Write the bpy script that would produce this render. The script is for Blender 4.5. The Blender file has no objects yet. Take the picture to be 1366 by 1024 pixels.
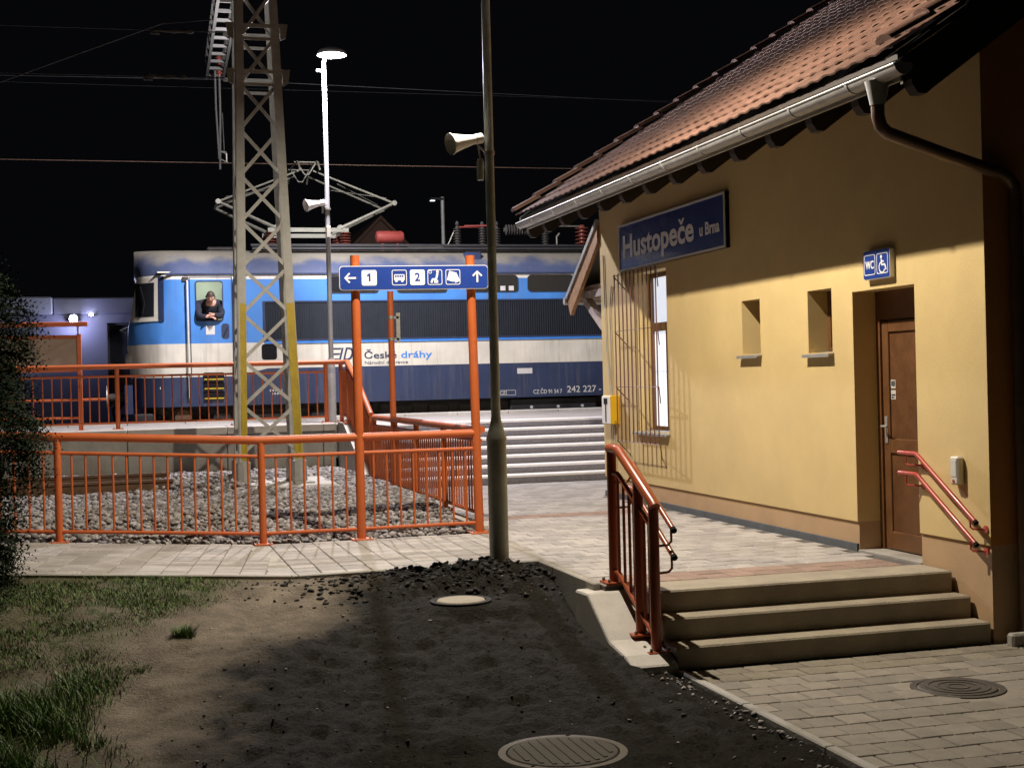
import bpy, bmesh, math, random
import numpy as np
from mathutils import Vector, Matrix, noise
random.seed(7); rng = np.random.default_rng(7)
S = bpy.context.scene; COL = S.collection
V = Vector

# ------------------------------------------------------------------ camera
F, CX, CY, CZ = 1850., 683., 512., 1.48
TH, PT, RO = math.atan(515/F), math.atan(6/F), math.atan(.025)
cf = V((math.sin(TH)*math.cos(PT), math.cos(TH)*math.cos(PT), -math.sin(PT)))
r0 = V((math.cos(TH), -math.sin(TH), 0)); u0 = r0.cross(cf)
cu = u0*math.cos(RO)+r0*math.sin(RO); cr = r0*math.cos(RO)-u0*math.sin(RO)
CAMP = V((0, 0, CZ))
cam = bpy.data.cameras.new('camera'); cam.sensor_width = 36; cam.sensor_fit = 'HORIZONTAL'
cam.lens = F/1366*36; cam.clip_start = .05; cam.clip_end = 2000
camo = bpy.data.objects.new('camera', cam); COL.objects.link(camo); S.camera = camo
camo.matrix_world = Matrix(((cr.x, cu.x, -cf.x, 0), (cr.y, cu.y, -cf.y, 0), (cr.z, cu.z, -cf.z, CZ), (0, 0, 0, 1)))
def ray(x, y): return cf+cr*((x-CX)/F)-cu*((y-CY)/F)
def onX(x, y, X): d = ray(x, y); return CAMP+d*(X/d.x)
def onY(x, y, Y): d = ray(x, y); return CAMP+d*(Y/d.y)
def onZ(x, y, Z): d = ray(x, y); return CAMP+d*((Z-CZ)/d.z)
def proj(p):
    v = V(p)-CAMP; w = v.dot(cf)
    return (CX+F*v.dot(cr)/w, CY-F*v.dot(cu)/w, w) if w > .1 else (-9999, -9999, w)
def inview(p, m=12):
    x, y, w = proj(p); return -m < x < 1366+m and -m < y < 1024+m

# ------------------------------------------------------------------ world and view
W = bpy.data.worlds.new('World'); S.world = W; W.use_nodes = True
bgn = W.node_tree.nodes['Background']; bgn.inputs[0].default_value = (.42, .44, .55, 1); bgn.inputs[1].default_value = .0042
S.view_settings.view_transform = 'Standard'; S.view_settings.look = 'None'
S.view_settings.exposure = 0; S.view_settings.gamma = 1; S.view_settings.use_curve_mapping = False
S.render.engine = 'CYCLES'
S.cycles.use_denoising = True; S.cycles.max_bounces = 8; S.cycles.diffuse_bounces = 6; S.cycles.glossy_bounces = 3
S.cycles.transmission_bounces = 4; S.cycles.sample_clamp_indirect = 4; S.cycles.caustics_reflective = False; S.cycles.caustics_refractive = False

LAMP_POLE = dict(pos=(2.862, 10.79, 5.67), power=2250, color=(1.0, .885, .73))
LAMP_PLATFORM = dict(pos=(3.34, 22.38, 6.72), power=3400, color=(.98, .93, 1.0))
LAMP_LEFT = dict(power=90, color=(.55, .56, 1.0))
LAMP_CAB = dict(power=10, color=(.93, 1.0, .88))

# ------------------------------------------------------------------ materials
MATS = {}
def nd(nt, t, **k):
    n = nt.nodes.new(t)
    for a, b in k.items(): setattr(n, a, b)
    return n
def mat(name, col, rough=.6, metal=0., var=.25, scale=6., bump=0., bscale=60., island=0., emit=None, spec=.5, dirt=None, dscale=1.3, coat=0):
    """paint / stone / metal: colour x noise variation, optional per-piece variation, fine relief, optional dirt colour in patches"""
    if name in MATS: return MATS[name]
    m = bpy.data.materials.new(name); m.use_nodes = True; nt = m.node_tree; L = nt.links.new
    b = nt.nodes['Principled BSDF']; MATS[name] = m
    b.inputs['Roughness'].default_value = rough; b.inputs['Metallic'].default_value = metal
    b.inputs['Specular IOR Level'].default_value = spec; b.inputs['Coat Weight'].default_value = coat
    g = nd(nt, 'ShaderNodeNewGeometry')
    n1 = nd(nt, 'ShaderNodeTexNoise'); n1.inputs['Scale'].default_value = scale; n1.inputs['Detail'].default_value = 6; n1.inputs['Roughness'].default_value = .62
    L(g.outputs['Position'], n1.inputs['Vector'])
    mr = nd(nt, 'ShaderNodeMapRange'); mr.inputs[1].default_value = .3; mr.inputs[2].default_value = .7
    mr.inputs[3].default_value = 1-var; mr.inputs[4].default_value = 1+var*.55
    L(n1.outputs['Fac'], mr.inputs[0]); fac = mr.outputs[0]
    if island:
        oi = nd(nt, 'ShaderNodeObjectInfo'); ad = nd(nt, 'ShaderNodeMath', operation='ADD'); fr = nd(nt, 'ShaderNodeMath', operation='FRACT')
        L(g.outputs['Random Per Island'], ad.inputs[0]); L(oi.outputs['Random'], ad.inputs[1]); L(ad.outputs[0], fr.inputs[0])
        m2 = nd(nt, 'ShaderNodeMapRange'); m2.inputs[3].default_value = 1-island; m2.inputs[4].default_value = 1+island*.6
        L(fr.outputs[0], m2.inputs[0]); mu = nd(nt, 'ShaderNodeMath', operation='MULTIPLY'); L(fac, mu.inputs[0]); L(m2.outputs[0], mu.inputs[1]); fac = mu.outputs[0]
    cm = nd(nt, 'ShaderNodeMix', data_type='RGBA', blend_type='MULTIPLY'); cm.inputs[0].default_value = 1
    cm.inputs[6].default_value = (*col, 1); L(fac, cm.inputs[7]); out = cm.outputs[2]
    if dirt:
        n3 = nd(nt, 'ShaderNodeTexNoise'); n3.inputs['Scale'].default_value = dscale; n3.inputs['Detail'].default_value = 8; n3.inputs['Roughness'].default_value = .7
        L(g.outputs['Position'], n3.inputs['Vector'])
        r3 = nd(nt, 'ShaderNodeMapRange'); r3.inputs[1].default_value = .48; r3.inputs[2].default_value = .72; r3.inputs[4].default_value = .75
        L(n3.outputs['Fac'], r3.inputs[0])
        mx = nd(nt, 'ShaderNodeMix', data_type='RGBA'); L(r3.outputs[0], mx.inputs[0]); L(out, mx.inputs[6]); mx.inputs[7].default_value = (*dirt, 1); out = mx.outputs[2]
    L(out, b.inputs['Base Color'])
    rr = nd(nt, 'ShaderNodeMapRange'); rr.inputs[3].default_value = max(.03, rough-.1); rr.inputs[4].default_value = min(1, rough+.12)
    L(n1.outputs['Fac'], rr.inputs[0]); L(rr.outputs[0], b.inputs['Roughness'])
    if bump:
        n2 = nd(nt, 'ShaderNodeTexNoise'); n2.inputs['Scale'].default_value = bscale; n2.inputs['Detail'].default_value = 4
        L(g.outputs['Position'], n2.inputs['Vector'])
        bp = nd(nt, 'ShaderNodeBump'); bp.inputs['Strength'].default_value = bump; bp.inputs['Distance'].default_value = .01
        L(n2.outputs['Fac'], bp.inputs['Height']); L(bp.outputs[0], b.inputs['Normal'])
    if emit:
        b.inputs['Emission Color'].default_value = (*emit[0], 1); b.inputs['Emission Strength'].default_value = emit[1]
    return m
def emis(name, col, st):
    m = bpy.data.materials.new(name); m.use_nodes = True; b = m.node_tree.nodes['Principled BSDF']
    b.inputs['Base Color'].default_value = (.8, .8, .8, 1); b.inputs['Emission Color'].default_value = (*col, 1); b.inputs['Emission Strength'].default_value = st
    MATS[name] = m; return m

mat('plaster', (.63, .475, .215), .85, var=.09, scale=1.6, bump=.35, bscale=170, dirt=(.565, .42, .20), dscale=.9)
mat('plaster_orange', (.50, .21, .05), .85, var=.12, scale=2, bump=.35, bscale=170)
mat('plinth', (.47, .31, .17), .8, var=.1, scale=3, bump=.3, bscale=220)
mat('bitumen', (.10, .11, .12), .8, bump=.4)
mat('concrete', (.36, .34, .30), .85, var=.22, scale=3, bump=.5, bscale=70, dirt=(.22, .2, .165))
mat('concrete_warm', (.33, .285, .21), .88, var=.22, scale=4, bump=.5, bscale=80, dirt=(.21, .175, .12))
mat('concrete_pale', (.52, .49, .44), .85, var=.16, scale=4, bump=.4, bscale=90, dirt=(.36, .33, .28))
mat('granite', (.21, .20, .225), .75, var=.35, scale=45, bump=.2)
mat('tread_white', (.80, .78, .76), .7, var=.1)
mat('paver', (.38, .352, .325), .85, var=.22, scale=9, bump=.5, bscale=110, island=.24, dirt=(.31, .28, .24), dscale=.7)
mat('paver_dark', (.25, .22, .17), .88, var=.22, scale=9, bump=.5, bscale=110, island=.2, dirt=(.17, .145, .105), dscale=.8)  # darker, browner blocks of the lower paving
mat('paver_joint', (.11, .10, .085), .95, bump=.6, bscale=150)
mat('paver_red', (.30, .205, .155), .85, var=.2, bump=.9, bscale=60, island=.2)
mat('orange', (.52, .115, .024), .52, var=.2, scale=5, bump=.12, bscale=25, dirt=(.36, .085, .03), dscale=5)
mat('dark_red', (.36, .078, .024), .32, var=.12, coat=.2)
mat('grille_iron', (.13, .05, .032), .55, var=.25)
mat('red_rail', (.42, .05, .03), .28, var=.1, coat=.3)
mat('galv', (.36, .35, .31), .5, metal=.55, var=.28, scale=14, bump=.1)
mat('galv_old', (.40, .395, .36), .55, metal=.2, var=.2, scale=9, dirt=(.27, .25, .21), dscale=3)
mat('boom_steel', (.06, .058, .052), .7, var=.2)
mat('pole_paint', (.43, .47, .42), .40, metal=.1, var=.25, scale=5, dirt=(.30, .28, .22), dscale=2.4)
mat('lamp_post', (.34, .34, .345), .5, metal=.15, var=.1)
mat('yellow', (.52, .37, .015), .55, var=.18, dirt=(.34, .25, .03), dscale=5)
mat('zinc', (.40, .40, .39), .52, metal=.5, var=.2, scale=5, dirt=(.26, .25, .23), dscale=4)
mat('copper_brown', (.15, .095, .065), .36, metal=.45, var=.2)
mat('wood_dark', (.032, .020, .013), .7, var=.3, scale=12)
mat('wood_pale', (.36, .19, .075), .6, var=.35, scale=9, bump=.2)
mat('wood_board', (.42, .36, .33), .75, var=.3, scale=8)
mat('door_brown', (.145, .064, .024), .42, var=.28, scale=5, bump=.15, bscale=30)
mat('door_panel', (.125, .054, .020), .45, var=.3, scale=6, bump=.2, bscale=40)
mat('tile', (.175, .097, .070), .38, var=.22, scale=7, bump=.25, bscale=90, island=.22)
mat('white_paint', (.78, .77, .74), .5, var=.07)
mat('sign_blue', (.018, .05, .27), .3, var=.05, coat=.25)
mat('sign_navy', (.020, .040, .20), .22, var=.12, coat=.35)
mat('sign_white', (.80, .80, .78), .4, var=.03)
mat('sign_grey', (.56, .55, .52), .45, var=.08)
mat('black', (.010, .010, .011), .85, var=.1, spec=.15)
mat('black_metal', (.03, .03, .032), .6, metal=.3, var=.3)
mat('undercarriage', (.035, .03, .026), .75, var=.4, scale=8)
mat('glass_dark', (.015, .017, .02), .08, var=.1, spec=.7)
mat('loco_cream', (.60, .57, .48), .42, var=.08, scale=3, dirt=(.45, .42, .34), dscale=1.8)
mat('loco_blue', (.045, .21, .62), .35, var=.08)
mat('loco_navy', (.024, .038, .09), .38, var=.12, dirt=(.03, .036, .06), dscale=2)
mat('louvre', (.022, .026, .034), .8, var=.2, spec=.2)
mat('insulator', (.15, .042, .03), .25, var=.2)
mat('red_tank', (.20, .035, .028), .45, var=.2)
mat('panto', (.15, .148, .115), .45, metal=.3, var=.2)
mat('rust', (.12, .066, .034), .8, var=.4, scale=15)
mat('ballast', (.33, .31, .30), .9, var=.3, scale=30, island=.6, dirt=(.26, .20, .15), dscale=4)
mat('ballast_base', (.07, .065, .06), .95, var=.4, scale=30, bump=1, bscale=60)
mat('soil', (.015, .0135, .010), .95, var=.4, scale=18, bump=1, bscale=60, island=.4)
mat('yellow_box', (.70, .42, .012), .4, var=.06)
mat('iron', (.075, .062, .046), .65, metal=.3, var=.35, scale=20, bump=.5, bscale=80)
mat('cap_concrete', (.33, .29, .22), .9, var=.3, scale=12, bump=.5, dirt=(.14, .12, .09), dscale=6)
mat('cover_concrete', (.06, .050, .036), .85, var=.25, scale=14, bump=.5)
mat('skin', (.56, .30, .21), .5, var=.06)
mat('hair', (.05, .032, .022), .6, var=.3, scale=60)
mat('navy_cloth', (.014, .016, .028), .85, var=.3, scale=30)
mat('cab_green', (.62, .68, .58), .6, var=.05)
mat('cab_cream', (.68, .66, .52), .6, var=.05)
mat('facade_blue', (.06, .063, .088), .8, var=.12, scale=2)
mat('facade_pale', (.12, .13, .145), .8, var=.1)
mat('beige_panel', (.40, .32, .25), .7, var=.14, scale=3)
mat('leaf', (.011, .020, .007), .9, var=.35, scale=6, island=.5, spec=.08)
mat('bark', (.06, .045, .032), .9, var=.4, scale=20)
mat('grass', (.11, .19, .036), .6, var=.35, scale=5, island=.5)
mat('grass_dry', (.13, .12, .045), .7, var=.3, scale=5, island=.5)
mat('curtain', (.8, .8, .78), .9, var=.1, emit=((.80, .87, 1.0), .85))
mat('roof_brown', (.16, .09, .06), .8, var=.2)
mat('cover_plastic', (.60, .56, .48), .5, var=.05)
emis('lamp_glow', (1.0, .93, .88), 60); emis('lamp_glow_warm', (1.0, .86, .66), 40)
emis('cab_glow', (.95, 1.0, .9), 2.5); emis('left_glow', (.85, .85, 1.0), 60); emis('far_glow', (.85, .88, 1.0), 2.5)

def soil_material():
    m = bpy.data.materials.new('earth'); m.use_nodes = True; nt = m.node_tree; L = nt.links.new; b = nt.nodes['Principled BSDF']; MATS['earth'] = m
    b.inputs['Roughness'].default_value = .95; b.inputs['Specular IOR Level'].default_value = .15
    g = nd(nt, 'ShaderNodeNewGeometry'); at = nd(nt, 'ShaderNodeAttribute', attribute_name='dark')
    n1 = nd(nt, 'ShaderNodeTexNoise'); n1.inputs['Scale'].default_value = 3.5; n1.inputs['Detail'].default_value = 9; n1.inputs['Roughness'].default_value = .68
    n2 = nd(nt, 'ShaderNodeTexNoise'); n2.inputs['Scale'].default_value = 38; n2.inputs['Detail'].default_value = 6; n2.inputs['Roughness'].default_value = .7
    for n in (n1, n2): L(g.outputs['Position'], n.inputs['Vector'])
    tan = nd(nt, 'ShaderNodeValToRGB'); tan.color_ramp.elements[0].color = (.098, .078, .054, 1); tan.color_ramp.elements[1].color = (.31, .258, .188, 1)
    tan.color_ramp.elements[0].position = .3; tan.color_ramp.elements[1].position = .68; L(n1.outputs['Fac'], tan.inputs[0])
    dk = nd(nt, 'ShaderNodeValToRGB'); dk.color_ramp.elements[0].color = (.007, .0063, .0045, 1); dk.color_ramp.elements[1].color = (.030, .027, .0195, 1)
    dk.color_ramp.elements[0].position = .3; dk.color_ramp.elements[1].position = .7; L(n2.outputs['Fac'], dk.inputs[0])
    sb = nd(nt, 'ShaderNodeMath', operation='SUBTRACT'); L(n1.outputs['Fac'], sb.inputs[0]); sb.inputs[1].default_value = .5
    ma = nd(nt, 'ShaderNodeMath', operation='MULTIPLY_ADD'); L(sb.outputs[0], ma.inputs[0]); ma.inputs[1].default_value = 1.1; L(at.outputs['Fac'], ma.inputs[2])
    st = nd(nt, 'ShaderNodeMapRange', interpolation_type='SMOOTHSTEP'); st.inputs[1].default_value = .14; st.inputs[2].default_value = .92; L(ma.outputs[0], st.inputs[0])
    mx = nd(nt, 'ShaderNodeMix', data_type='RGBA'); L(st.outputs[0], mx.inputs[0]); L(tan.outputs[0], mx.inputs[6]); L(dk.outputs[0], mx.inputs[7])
    ms = nd(nt, 'ShaderNodeAttribute', attribute_name='moss'); n4 = nd(nt, 'ShaderNodeTexNoise'); n4.inputs['Scale'].default_value = 7; n4.inputs['Detail'].default_value = 8; n4.inputs['Roughness'].default_value = .7; L(g.outputs['Position'], n4.inputs['Vector'])
    mm = nd(nt, 'ShaderNodeMath', operation='MULTIPLY'); L(ms.outputs['Fac'], mm.inputs[0]); m5 = nd(nt, 'ShaderNodeMapRange'); m5.inputs[1].default_value = .38; m5.inputs[2].default_value = .62; L(n4.outputs['Fac'], m5.inputs[0]); L(m5.outputs[0], mm.inputs[1])
    gx_ = nd(nt, 'ShaderNodeMix', data_type='RGBA'); L(mm.outputs[0], gx_.inputs[0]); L(mx.outputs[2], gx_.inputs[6]); gx_.inputs[7].default_value = (.055, .072, .022, 1)
    L(gx_.outputs[2], b.inputs['Base Color'])
    bp = nd(nt, 'ShaderNodeBump'); bp.inputs['Strength'].default_value = 1.; bp.inputs['Distance'].default_value = .045
    L(n2.outputs['Fac'], bp.inputs['Height']); L(bp.outputs[0], b.inputs['Normal'])
soil_material()

def livery_material():
    """loco paint: bands of navy, cream, light blue and cream again, navy above the gutter, dust on top"""
    m = bpy.data.materials.new('livery'); m.use_nodes = True; nt = m.node_tree; L = nt.links.new; b = nt.nodes['Principled BSDF']; MATS['livery'] = m
    b.inputs['Roughness'].default_value = .36
    g = nd(nt, 'ShaderNodeNewGeometry'); sp = nd(nt, 'ShaderNodeSeparateXYZ'); L(g.outputs['Position'], sp.inputs[0])
    n1 = nd(nt, 'ShaderNodeTexNoise'); n1.inputs['Scale'].default_value = 2.2; n1.inputs['Detail'].default_value = 8; L(g.outputs['Position'], n1.inputs['Vector'])
    st = nd(nt, 'ShaderNodeMapRange'); st.inputs[1].default_value = 1.95; st.inputs[2].default_value = 2.55; st.inputs[3].default_value = 1.67; st.inputs[4].default_value = 1.80
    L(sp.outputs[0], st.inputs[0])
    def step(thr, val=None):
        n = nd(nt, 'ShaderNodeMath', operation='GREATER_THAN'); L(sp.outputs[2], n.inputs[0])
        if val is None: n.inputs[1].default_value = thr
        else: L(val, n.inputs[1])
        return n.outputs[0]
    cols = [((.024, .038, .088), None), ((.60, .57, .48), step(0, st.outputs[0])), ((.058, .215, .56), step(2.28)), ((.66, .64, .57), step(3.455)), ((.06, .08, .15), step(3.54))]
    out = None
    for c, f in cols:
        if out is None:
            rgb = nd(nt, 'ShaderNodeRGB'); rgb.outputs[0].default_value = (*c, 1); out = rgb.outputs[0]; continue
        mx = nd(nt, 'ShaderNodeMix', data_type='RGBA'); L(f, mx.inputs[0]); L(out, mx.inputs[6]); mx.inputs[7].default_value = (*c, 1); out = mx.outputs[2]
    # dust lying on the roof
    dz = nd(nt, 'ShaderNodeMath', operation='MULTIPLY_ADD'); L(n1.outputs['Fac'], dz.inputs[0]); dz.inputs[1].default_value = .5; L(sp.outputs[2], dz.inputs[2])
    ds = nd(nt, 'ShaderNodeMapRange', interpolation_type='SMOOTHSTEP'); ds.inputs[1].default_value = 3.96; ds.inputs[2].default_value = 4.18; L(dz.outputs[0], ds.inputs[0])
    mx = nd(nt, 'ShaderNodeMix', data_type='RGBA'); L(ds.outputs[0], mx.inputs[0]); L(out, mx.inputs[6]); mx.inputs[7].default_value = (.20, .185, .15, 1); out = mx.outputs[2]
    mr = nd(nt, 'ShaderNodeMapRange'); mr.inputs[1].default_value = .3; mr.inputs[2].default_value = .7; mr.inputs[3].default_value = .86; mr.inputs[4].default_value = 1.06
    L(n1.outputs['Fac'], mr.inputs[0]); mu = nd(nt, 'ShaderNodeMix', data_type='RGBA', blend_type='MULTIPLY'); mu.inputs[0].default_value = 1
    L(out, mu.inputs[6]); L(mr.outputs[0], mu.inputs[7]); out = mu.outputs[2]
    mp = nd(nt, 'ShaderNodeMapping'); mp.inputs['Scale'].default_value = (9, 9, .5); L(g.outputs['Position'], mp.inputs[0]); n2 = nd(nt, 'ShaderNodeTexNoise'); n2.inputs['Scale'].default_value = 1.6; n2.inputs['Detail'].default_value = 6; n2.inputs['Roughness'].default_value = .7; L(mp.outputs[0], n2.inputs['Vector'])
    sr = nd(nt, 'ShaderNodeMapRange'); sr.inputs[1].default_value = .5; sr.inputs[2].default_value = .75; sr.inputs[4].default_value = .38; L(n2.outputs['Fac'], sr.inputs[0])
    gm_ = nd(nt, 'ShaderNodeMix', data_type='RGBA'); L(sr.outputs[0], gm_.inputs[0]); L(out, gm_.inputs[6]); gm_.inputs[7].default_value = (.13, .115, .09, 1); L(gm_.outputs[2], b.inputs['Base Color'])
    rg = nd(nt, 'ShaderNodeMapRange'); rg.inputs[3].default_value = .30; rg.inputs[4].default_value = .55; L(n2.outputs['Fac'], rg.inputs[0]); L(rg.outputs[0], b.inputs['Roughness'])
    wv = nd(nt, 'ShaderNodeTexNoise'); wv.inputs['Scale'].default_value = 1.4; L(g.outputs['Position'], wv.inputs['Vector']); bp = nd(nt, 'ShaderNodeBump'); bp.inputs['Strength'].default_value = .25; bp.inputs['Distance'].default_value = .05; L(wv.outputs['Fac'], bp.inputs['Height']); L(bp.outputs[0], b.inputs['Normal'])
livery_material()

# ------------------------------------------------------------------ mesh helpers
WL = {}
def setp(o, label=None, cat=None, group=None, kind=None):
    if label: o['label'] = label
    if cat: o['category'] = cat
    if group: o['group'] = group
    if kind: o['kind'] = kind
    return o
def thing(name, loc, label, cat, group=None, kind=None):
    o = bpy.data.objects.new(name, None); COL.objects.link(o); o.location = loc; o.empty_display_size = .2; WL[o] = V(loc)
    return setp(o, label, cat, group, kind)
class MB:
    def __init__(s): s.v = []; s.f = []
    def add(s, vs, fs):
        n = len(s.v); s.v += [V(p) for p in vs]; s.f += [tuple(i+n for i in f) for f in fs]; return s
    def box(s, x0, x1, y0, y1, z0, z1):
        return s.add([(x, y, z) for x in (x0, x1) for y in (y0, y1) for z in (z0, z1)],
                     [(0, 1, 3, 2), (4, 6, 7, 5), (0, 4, 5, 1), (2, 3, 7, 6), (0, 2, 6, 4), (1, 5, 7, 3)])
    def cbox(s, x0, x1, y0, y1, z0, z1, c=.01, M=None):
        """box with chamfered edges (44 triangles)"""
        cx, cy, cz = (x0+x1)/2, (y0+y1)/2, (z0+z1)/2; hx, hy, hz = (x1-x0)/2, (y1-y0)/2, (z1-z0)/2
        vs = []; idx = {}
        for sx in (-1, 1):
            for sy in (-1, 1):
                for sz in (-1, 1):
                    for k, p in enumerate(((hx, hy-c, hz-c), (hx-c, hy, hz-c), (hx-c, hy-c, hz))):
                        idx[sx, sy, sz, k] = len(vs); vs.append(V((cx+sx*p[0], cy+sy*p[1], cz+sz*p[2])))
        fs = []; q = [(-1, -1), (1, -1), (1, 1), (-1, 1)]
        for s_ in (-1, 1):
            fs.append([idx[s_, a, b, 0] for a, b in q]); fs.append([idx[a, s_, b, 1] for a, b in q]); fs.append([idx[a, b, s_, 2] for a, b in q])
        for a in (-1, 1):
            for b in (-1, 1):
                fs.append([idx[a, b, -1, 0], idx[a, b, 1, 0], idx[a, b, 1, 1], idx[a, b, -1, 1]])
                fs.append([idx[a, -1, b, 0], idx[a, 1, b, 0], idx[a, 1, b, 2], idx[a, -1, b, 2]])
                fs.append([idx[-1, a, b, 1], idx[1, a, b, 1], idx[1, a, b, 2], idx[-1, a, b, 2]])
                for d in (-1, 1): fs.append([idx[a, b, d, 0], idx[a, b, d, 1], idx[a, b, d, 2]])
        C = V((cx, cy, cz)); out = []
        for f in fs:
            n = (vs[f[1]]-vs[f[0]]).cross(vs[f[2]]-vs[f[0]]); mid = sum((vs[i] for i in f), V())/len(f)
            out.append(f if n.dot(mid-C) >= 0 else f[::-1])
        if M is not None: vs = [M @ p for p in vs]
        return s.add(vs, out)
    def bar(s, p, q, w, h, up=(0, 0, 1)):
        p, q = V(p), V(q); d = (q-p).normalized(); a = d.cross(V(up))
        if a.length < 1e-4: a = d.cross(V((1, 0, 0)))
        a.normalize(); b = a.cross(d).normalized(); a *= w/2; b *= h/2
        vs = [p-a-b, p+a-b, p+a+b, p-a+b, q-a-b, q+a-b, q+a+b, q-a+b]
        return s.add(vs, [(0, 1, 2, 3), (7, 6, 5, 4), (0, 4, 5, 1), (1, 5, 6, 2), (2, 6, 7, 3), (3, 7, 4, 0)])
    def tube(s, pts, r, seg=10, cap=True):
        pts = [V(p) for p in pts]; n = len(pts); rs = r if isinstance(r, (list, tuple)) else [r]*n
        dirs = []
        for i in range(n):
            a = (pts[i]-pts[i-1]).normalized() if i else None; b = (pts[i+1]-pts[i]).normalized() if i < n-1 else None
            dirs.append(((a or b)+(b or a)).normalized())
        t = dirs[0]; ref = V((0, 0, 1)) if abs(t.z) < .9 else V((1, 0, 0)); nx = t.cross(ref).normalized()
        rings = []; vs = []
        for i in range(n):
            nx = (nx-dirs[i]*nx.dot(dirs[i])).normalized(); ny = dirs[i].cross(nx)
            sc = 1.
            if 0 < i < n-1:
                c = (pts[i]-pts[i-1]).normalized().dot(dirs[i]); sc = 1/max(c, .6)
            bend = None
            rings.append([len(vs)+k for k in range(seg)])
            for k in range(seg):
                a = 2*math.pi*k/seg; vs.append(pts[i]+(nx*math.cos(a)+ny*math.sin(a))*rs[i])
        fs = []
        for i in range(n-1):
            for k in range(seg):
                k2 = (k+1) % seg; fs.append((rings[i][k], rings[i][k2], rings[i+1][k2], rings[i+1][k]))
        if cap: fs.append(tuple(rings[0][::-1])); fs.append(tuple(rings[-1]))
        return s.add(vs, fs)
    def lathe(s, prof, o, axis=(0, 0, 1), seg=16):
        ax = V(axis).normalized(); ref = V((1, 0, 0)) if abs(ax.x) < .9 else V((0, 1, 0)); a = ax.cross(ref).normalized(); b = ax.cross(a); o = V(o); vs = []; fs = []
        for r, z in prof:
            for k in range(seg):
                t = 2*math.pi*k/seg; vs.append(o+ax*z+(a*math.cos(t)+b*math.sin(t))*max(r, 1e-4))
        for i in range(len(prof)-1):
            for k in range(seg):
                k2 = (k+1) % seg; fs.append((i*seg+k, i*seg+k2, (i+1)*seg+k2, (i+1)*seg+k))
        fs.append(tuple(range(seg))[::-1]); fs.append(tuple((len(prof)-1)*seg+k for k in range(seg)))
        return s.add(vs, fs)
    def prism(s, poly, off):
        poly = [V(p) for p in poly]; off = V(off); n = len(poly)
        return s.add(poly+[p+off for p in poly], [tuple(range(n))[::-1], tuple(range(n, 2*n))]+[(i, (i+1) % n, n+(i+1) % n, n+i) for i in range(n)])
    def mesh(s, name, mats, origin, angle=35):
        me = bpy.data.meshes.new(name); me.from_pydata([tuple(p-origin) for p in s.v], [], s.f); me.update()
        for m in (mats if isinstance(mats, (list, tuple)) else [mats]): me.materials.append(MATS[m])
        bm = bmesh.new(); bm.from_mesh(me); bmesh.ops.recalc_face_normals(bm, faces=bm.faces); bm.to_mesh(me); bm.free()
        if angle:
            me.polygons.foreach_set('use_smooth', [True]*len(me.polygons)); me.set_sharp_from_angle(angle=math.radians(angle))
        return me
    def build(s, name, mats, parent=None, angle=35):
        lo = [min(p[i] for p in s.v) for i in range(3)]; hi = [max(p[i] for p in s.v) for i in range(3)]
        org = V(((lo[0]+hi[0])/2, (lo[1]+hi[1])/2, lo[2])); return link(name, s.mesh(name, mats, org, angle), org, parent)
def link(name, me, org, parent=None):
    o = bpy.data.objects.new(name, me); COL.objects.link(o); WL[o] = V(org)
    if parent is not None: o.parent = parent; o.location = V(org)-WL[parent]
    else: o.location = org
    return o
def np_mesh(name, verts, faces, m, smooth=False):
    """big meshes from arrays; faces is an (n,3) or (n,4) array"""
    me = bpy.data.meshes.new(name); k = faces.shape[1]
    me.vertices.add(len(verts)); me.vertices.foreach_set('co', verts.astype(np.float32).ravel())
    me.loops.add(faces.size); me.loops.foreach_set('vertex_index', faces.astype(np.int32).ravel())
    me.polygons.add(len(faces)); me.polygons.foreach_set('loop_start', np.arange(0, faces.size, k, dtype=np.int32))
    me.update(calc_edges=True); me.materials.append(MATS[m])
    if smooth: me.polygons.foreach_set('use_smooth', [True]*len(faces))
    me.validate(); return me
def copy_tree(o, parent=None):
    c = o.copy(); COL.objects.link(c); WL[c] = WL[o]
    if parent is not None: c.parent = parent
    for ch in o.children: copy_tree(ch, c)
    return c

# flat shapes on a plane: u right, v up, n out of the plane
class Plane:
    def __init__(s, o, u, v): s.o = V(o); s.u = V(u).normalized(); s.v = V(v).normalized(); s.n = s.u.cross(s.v)
    def p(s, a, b, d=0): return s.o+s.u*a+s.v*b+s.n*d
    def poly(s, mb, pts, d0, d1): mb.prism([s.p(a, b, d0) for a, b in pts], s.n*(d1-d0)); return mb
    def rect(s, mb, a0, a1, b0, b1, d0, d1): return s.poly(mb, [(a0, b0), (a1, b0), (a1, b1), (a0, b1)], d0, d1)
    def ring(s, mb, outer, inner, d0, d1):
        n = len(outer); vs = [s.p(a, b, d) for d in (d0, d1) for L in (outer, inner) for a, b in L]; fs = []
        for i in range(n):
            j = (i+1) % n; o0, i0, o1, i1 = 0, n, 2*n, 3*n
            fs += [(o1+i, o1+j, i1+j, i1+i), (o0+j, o0+i, i0+i, i0+j), (o0+i, o0+j, o1+j, o1+i), (i0+j, i0+i, i1+i, i1+j)]
        mb.add(vs, fs); return mb
def rr(a0, a1, b0, b1, r, k=5):
    out = []
    for cx, cy, t0 in ((a1-r, b1-r, 0), (a0+r, b1-r, 90), (a0+r, b0+r, 180), (a1-r, b0+r, 270)):
        for i in range(k+1):
            t = math.radians(t0+90*i/k); out.append((cx+r*math.cos(t), cy+r*math.sin(t)))
    return out
def circ(cx, cy, r, k=20): return [(cx+r*math.cos(2*math.pi*i/k), cy+r*math.sin(2*math.pi*i/k)) for i in range(k)]
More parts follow.
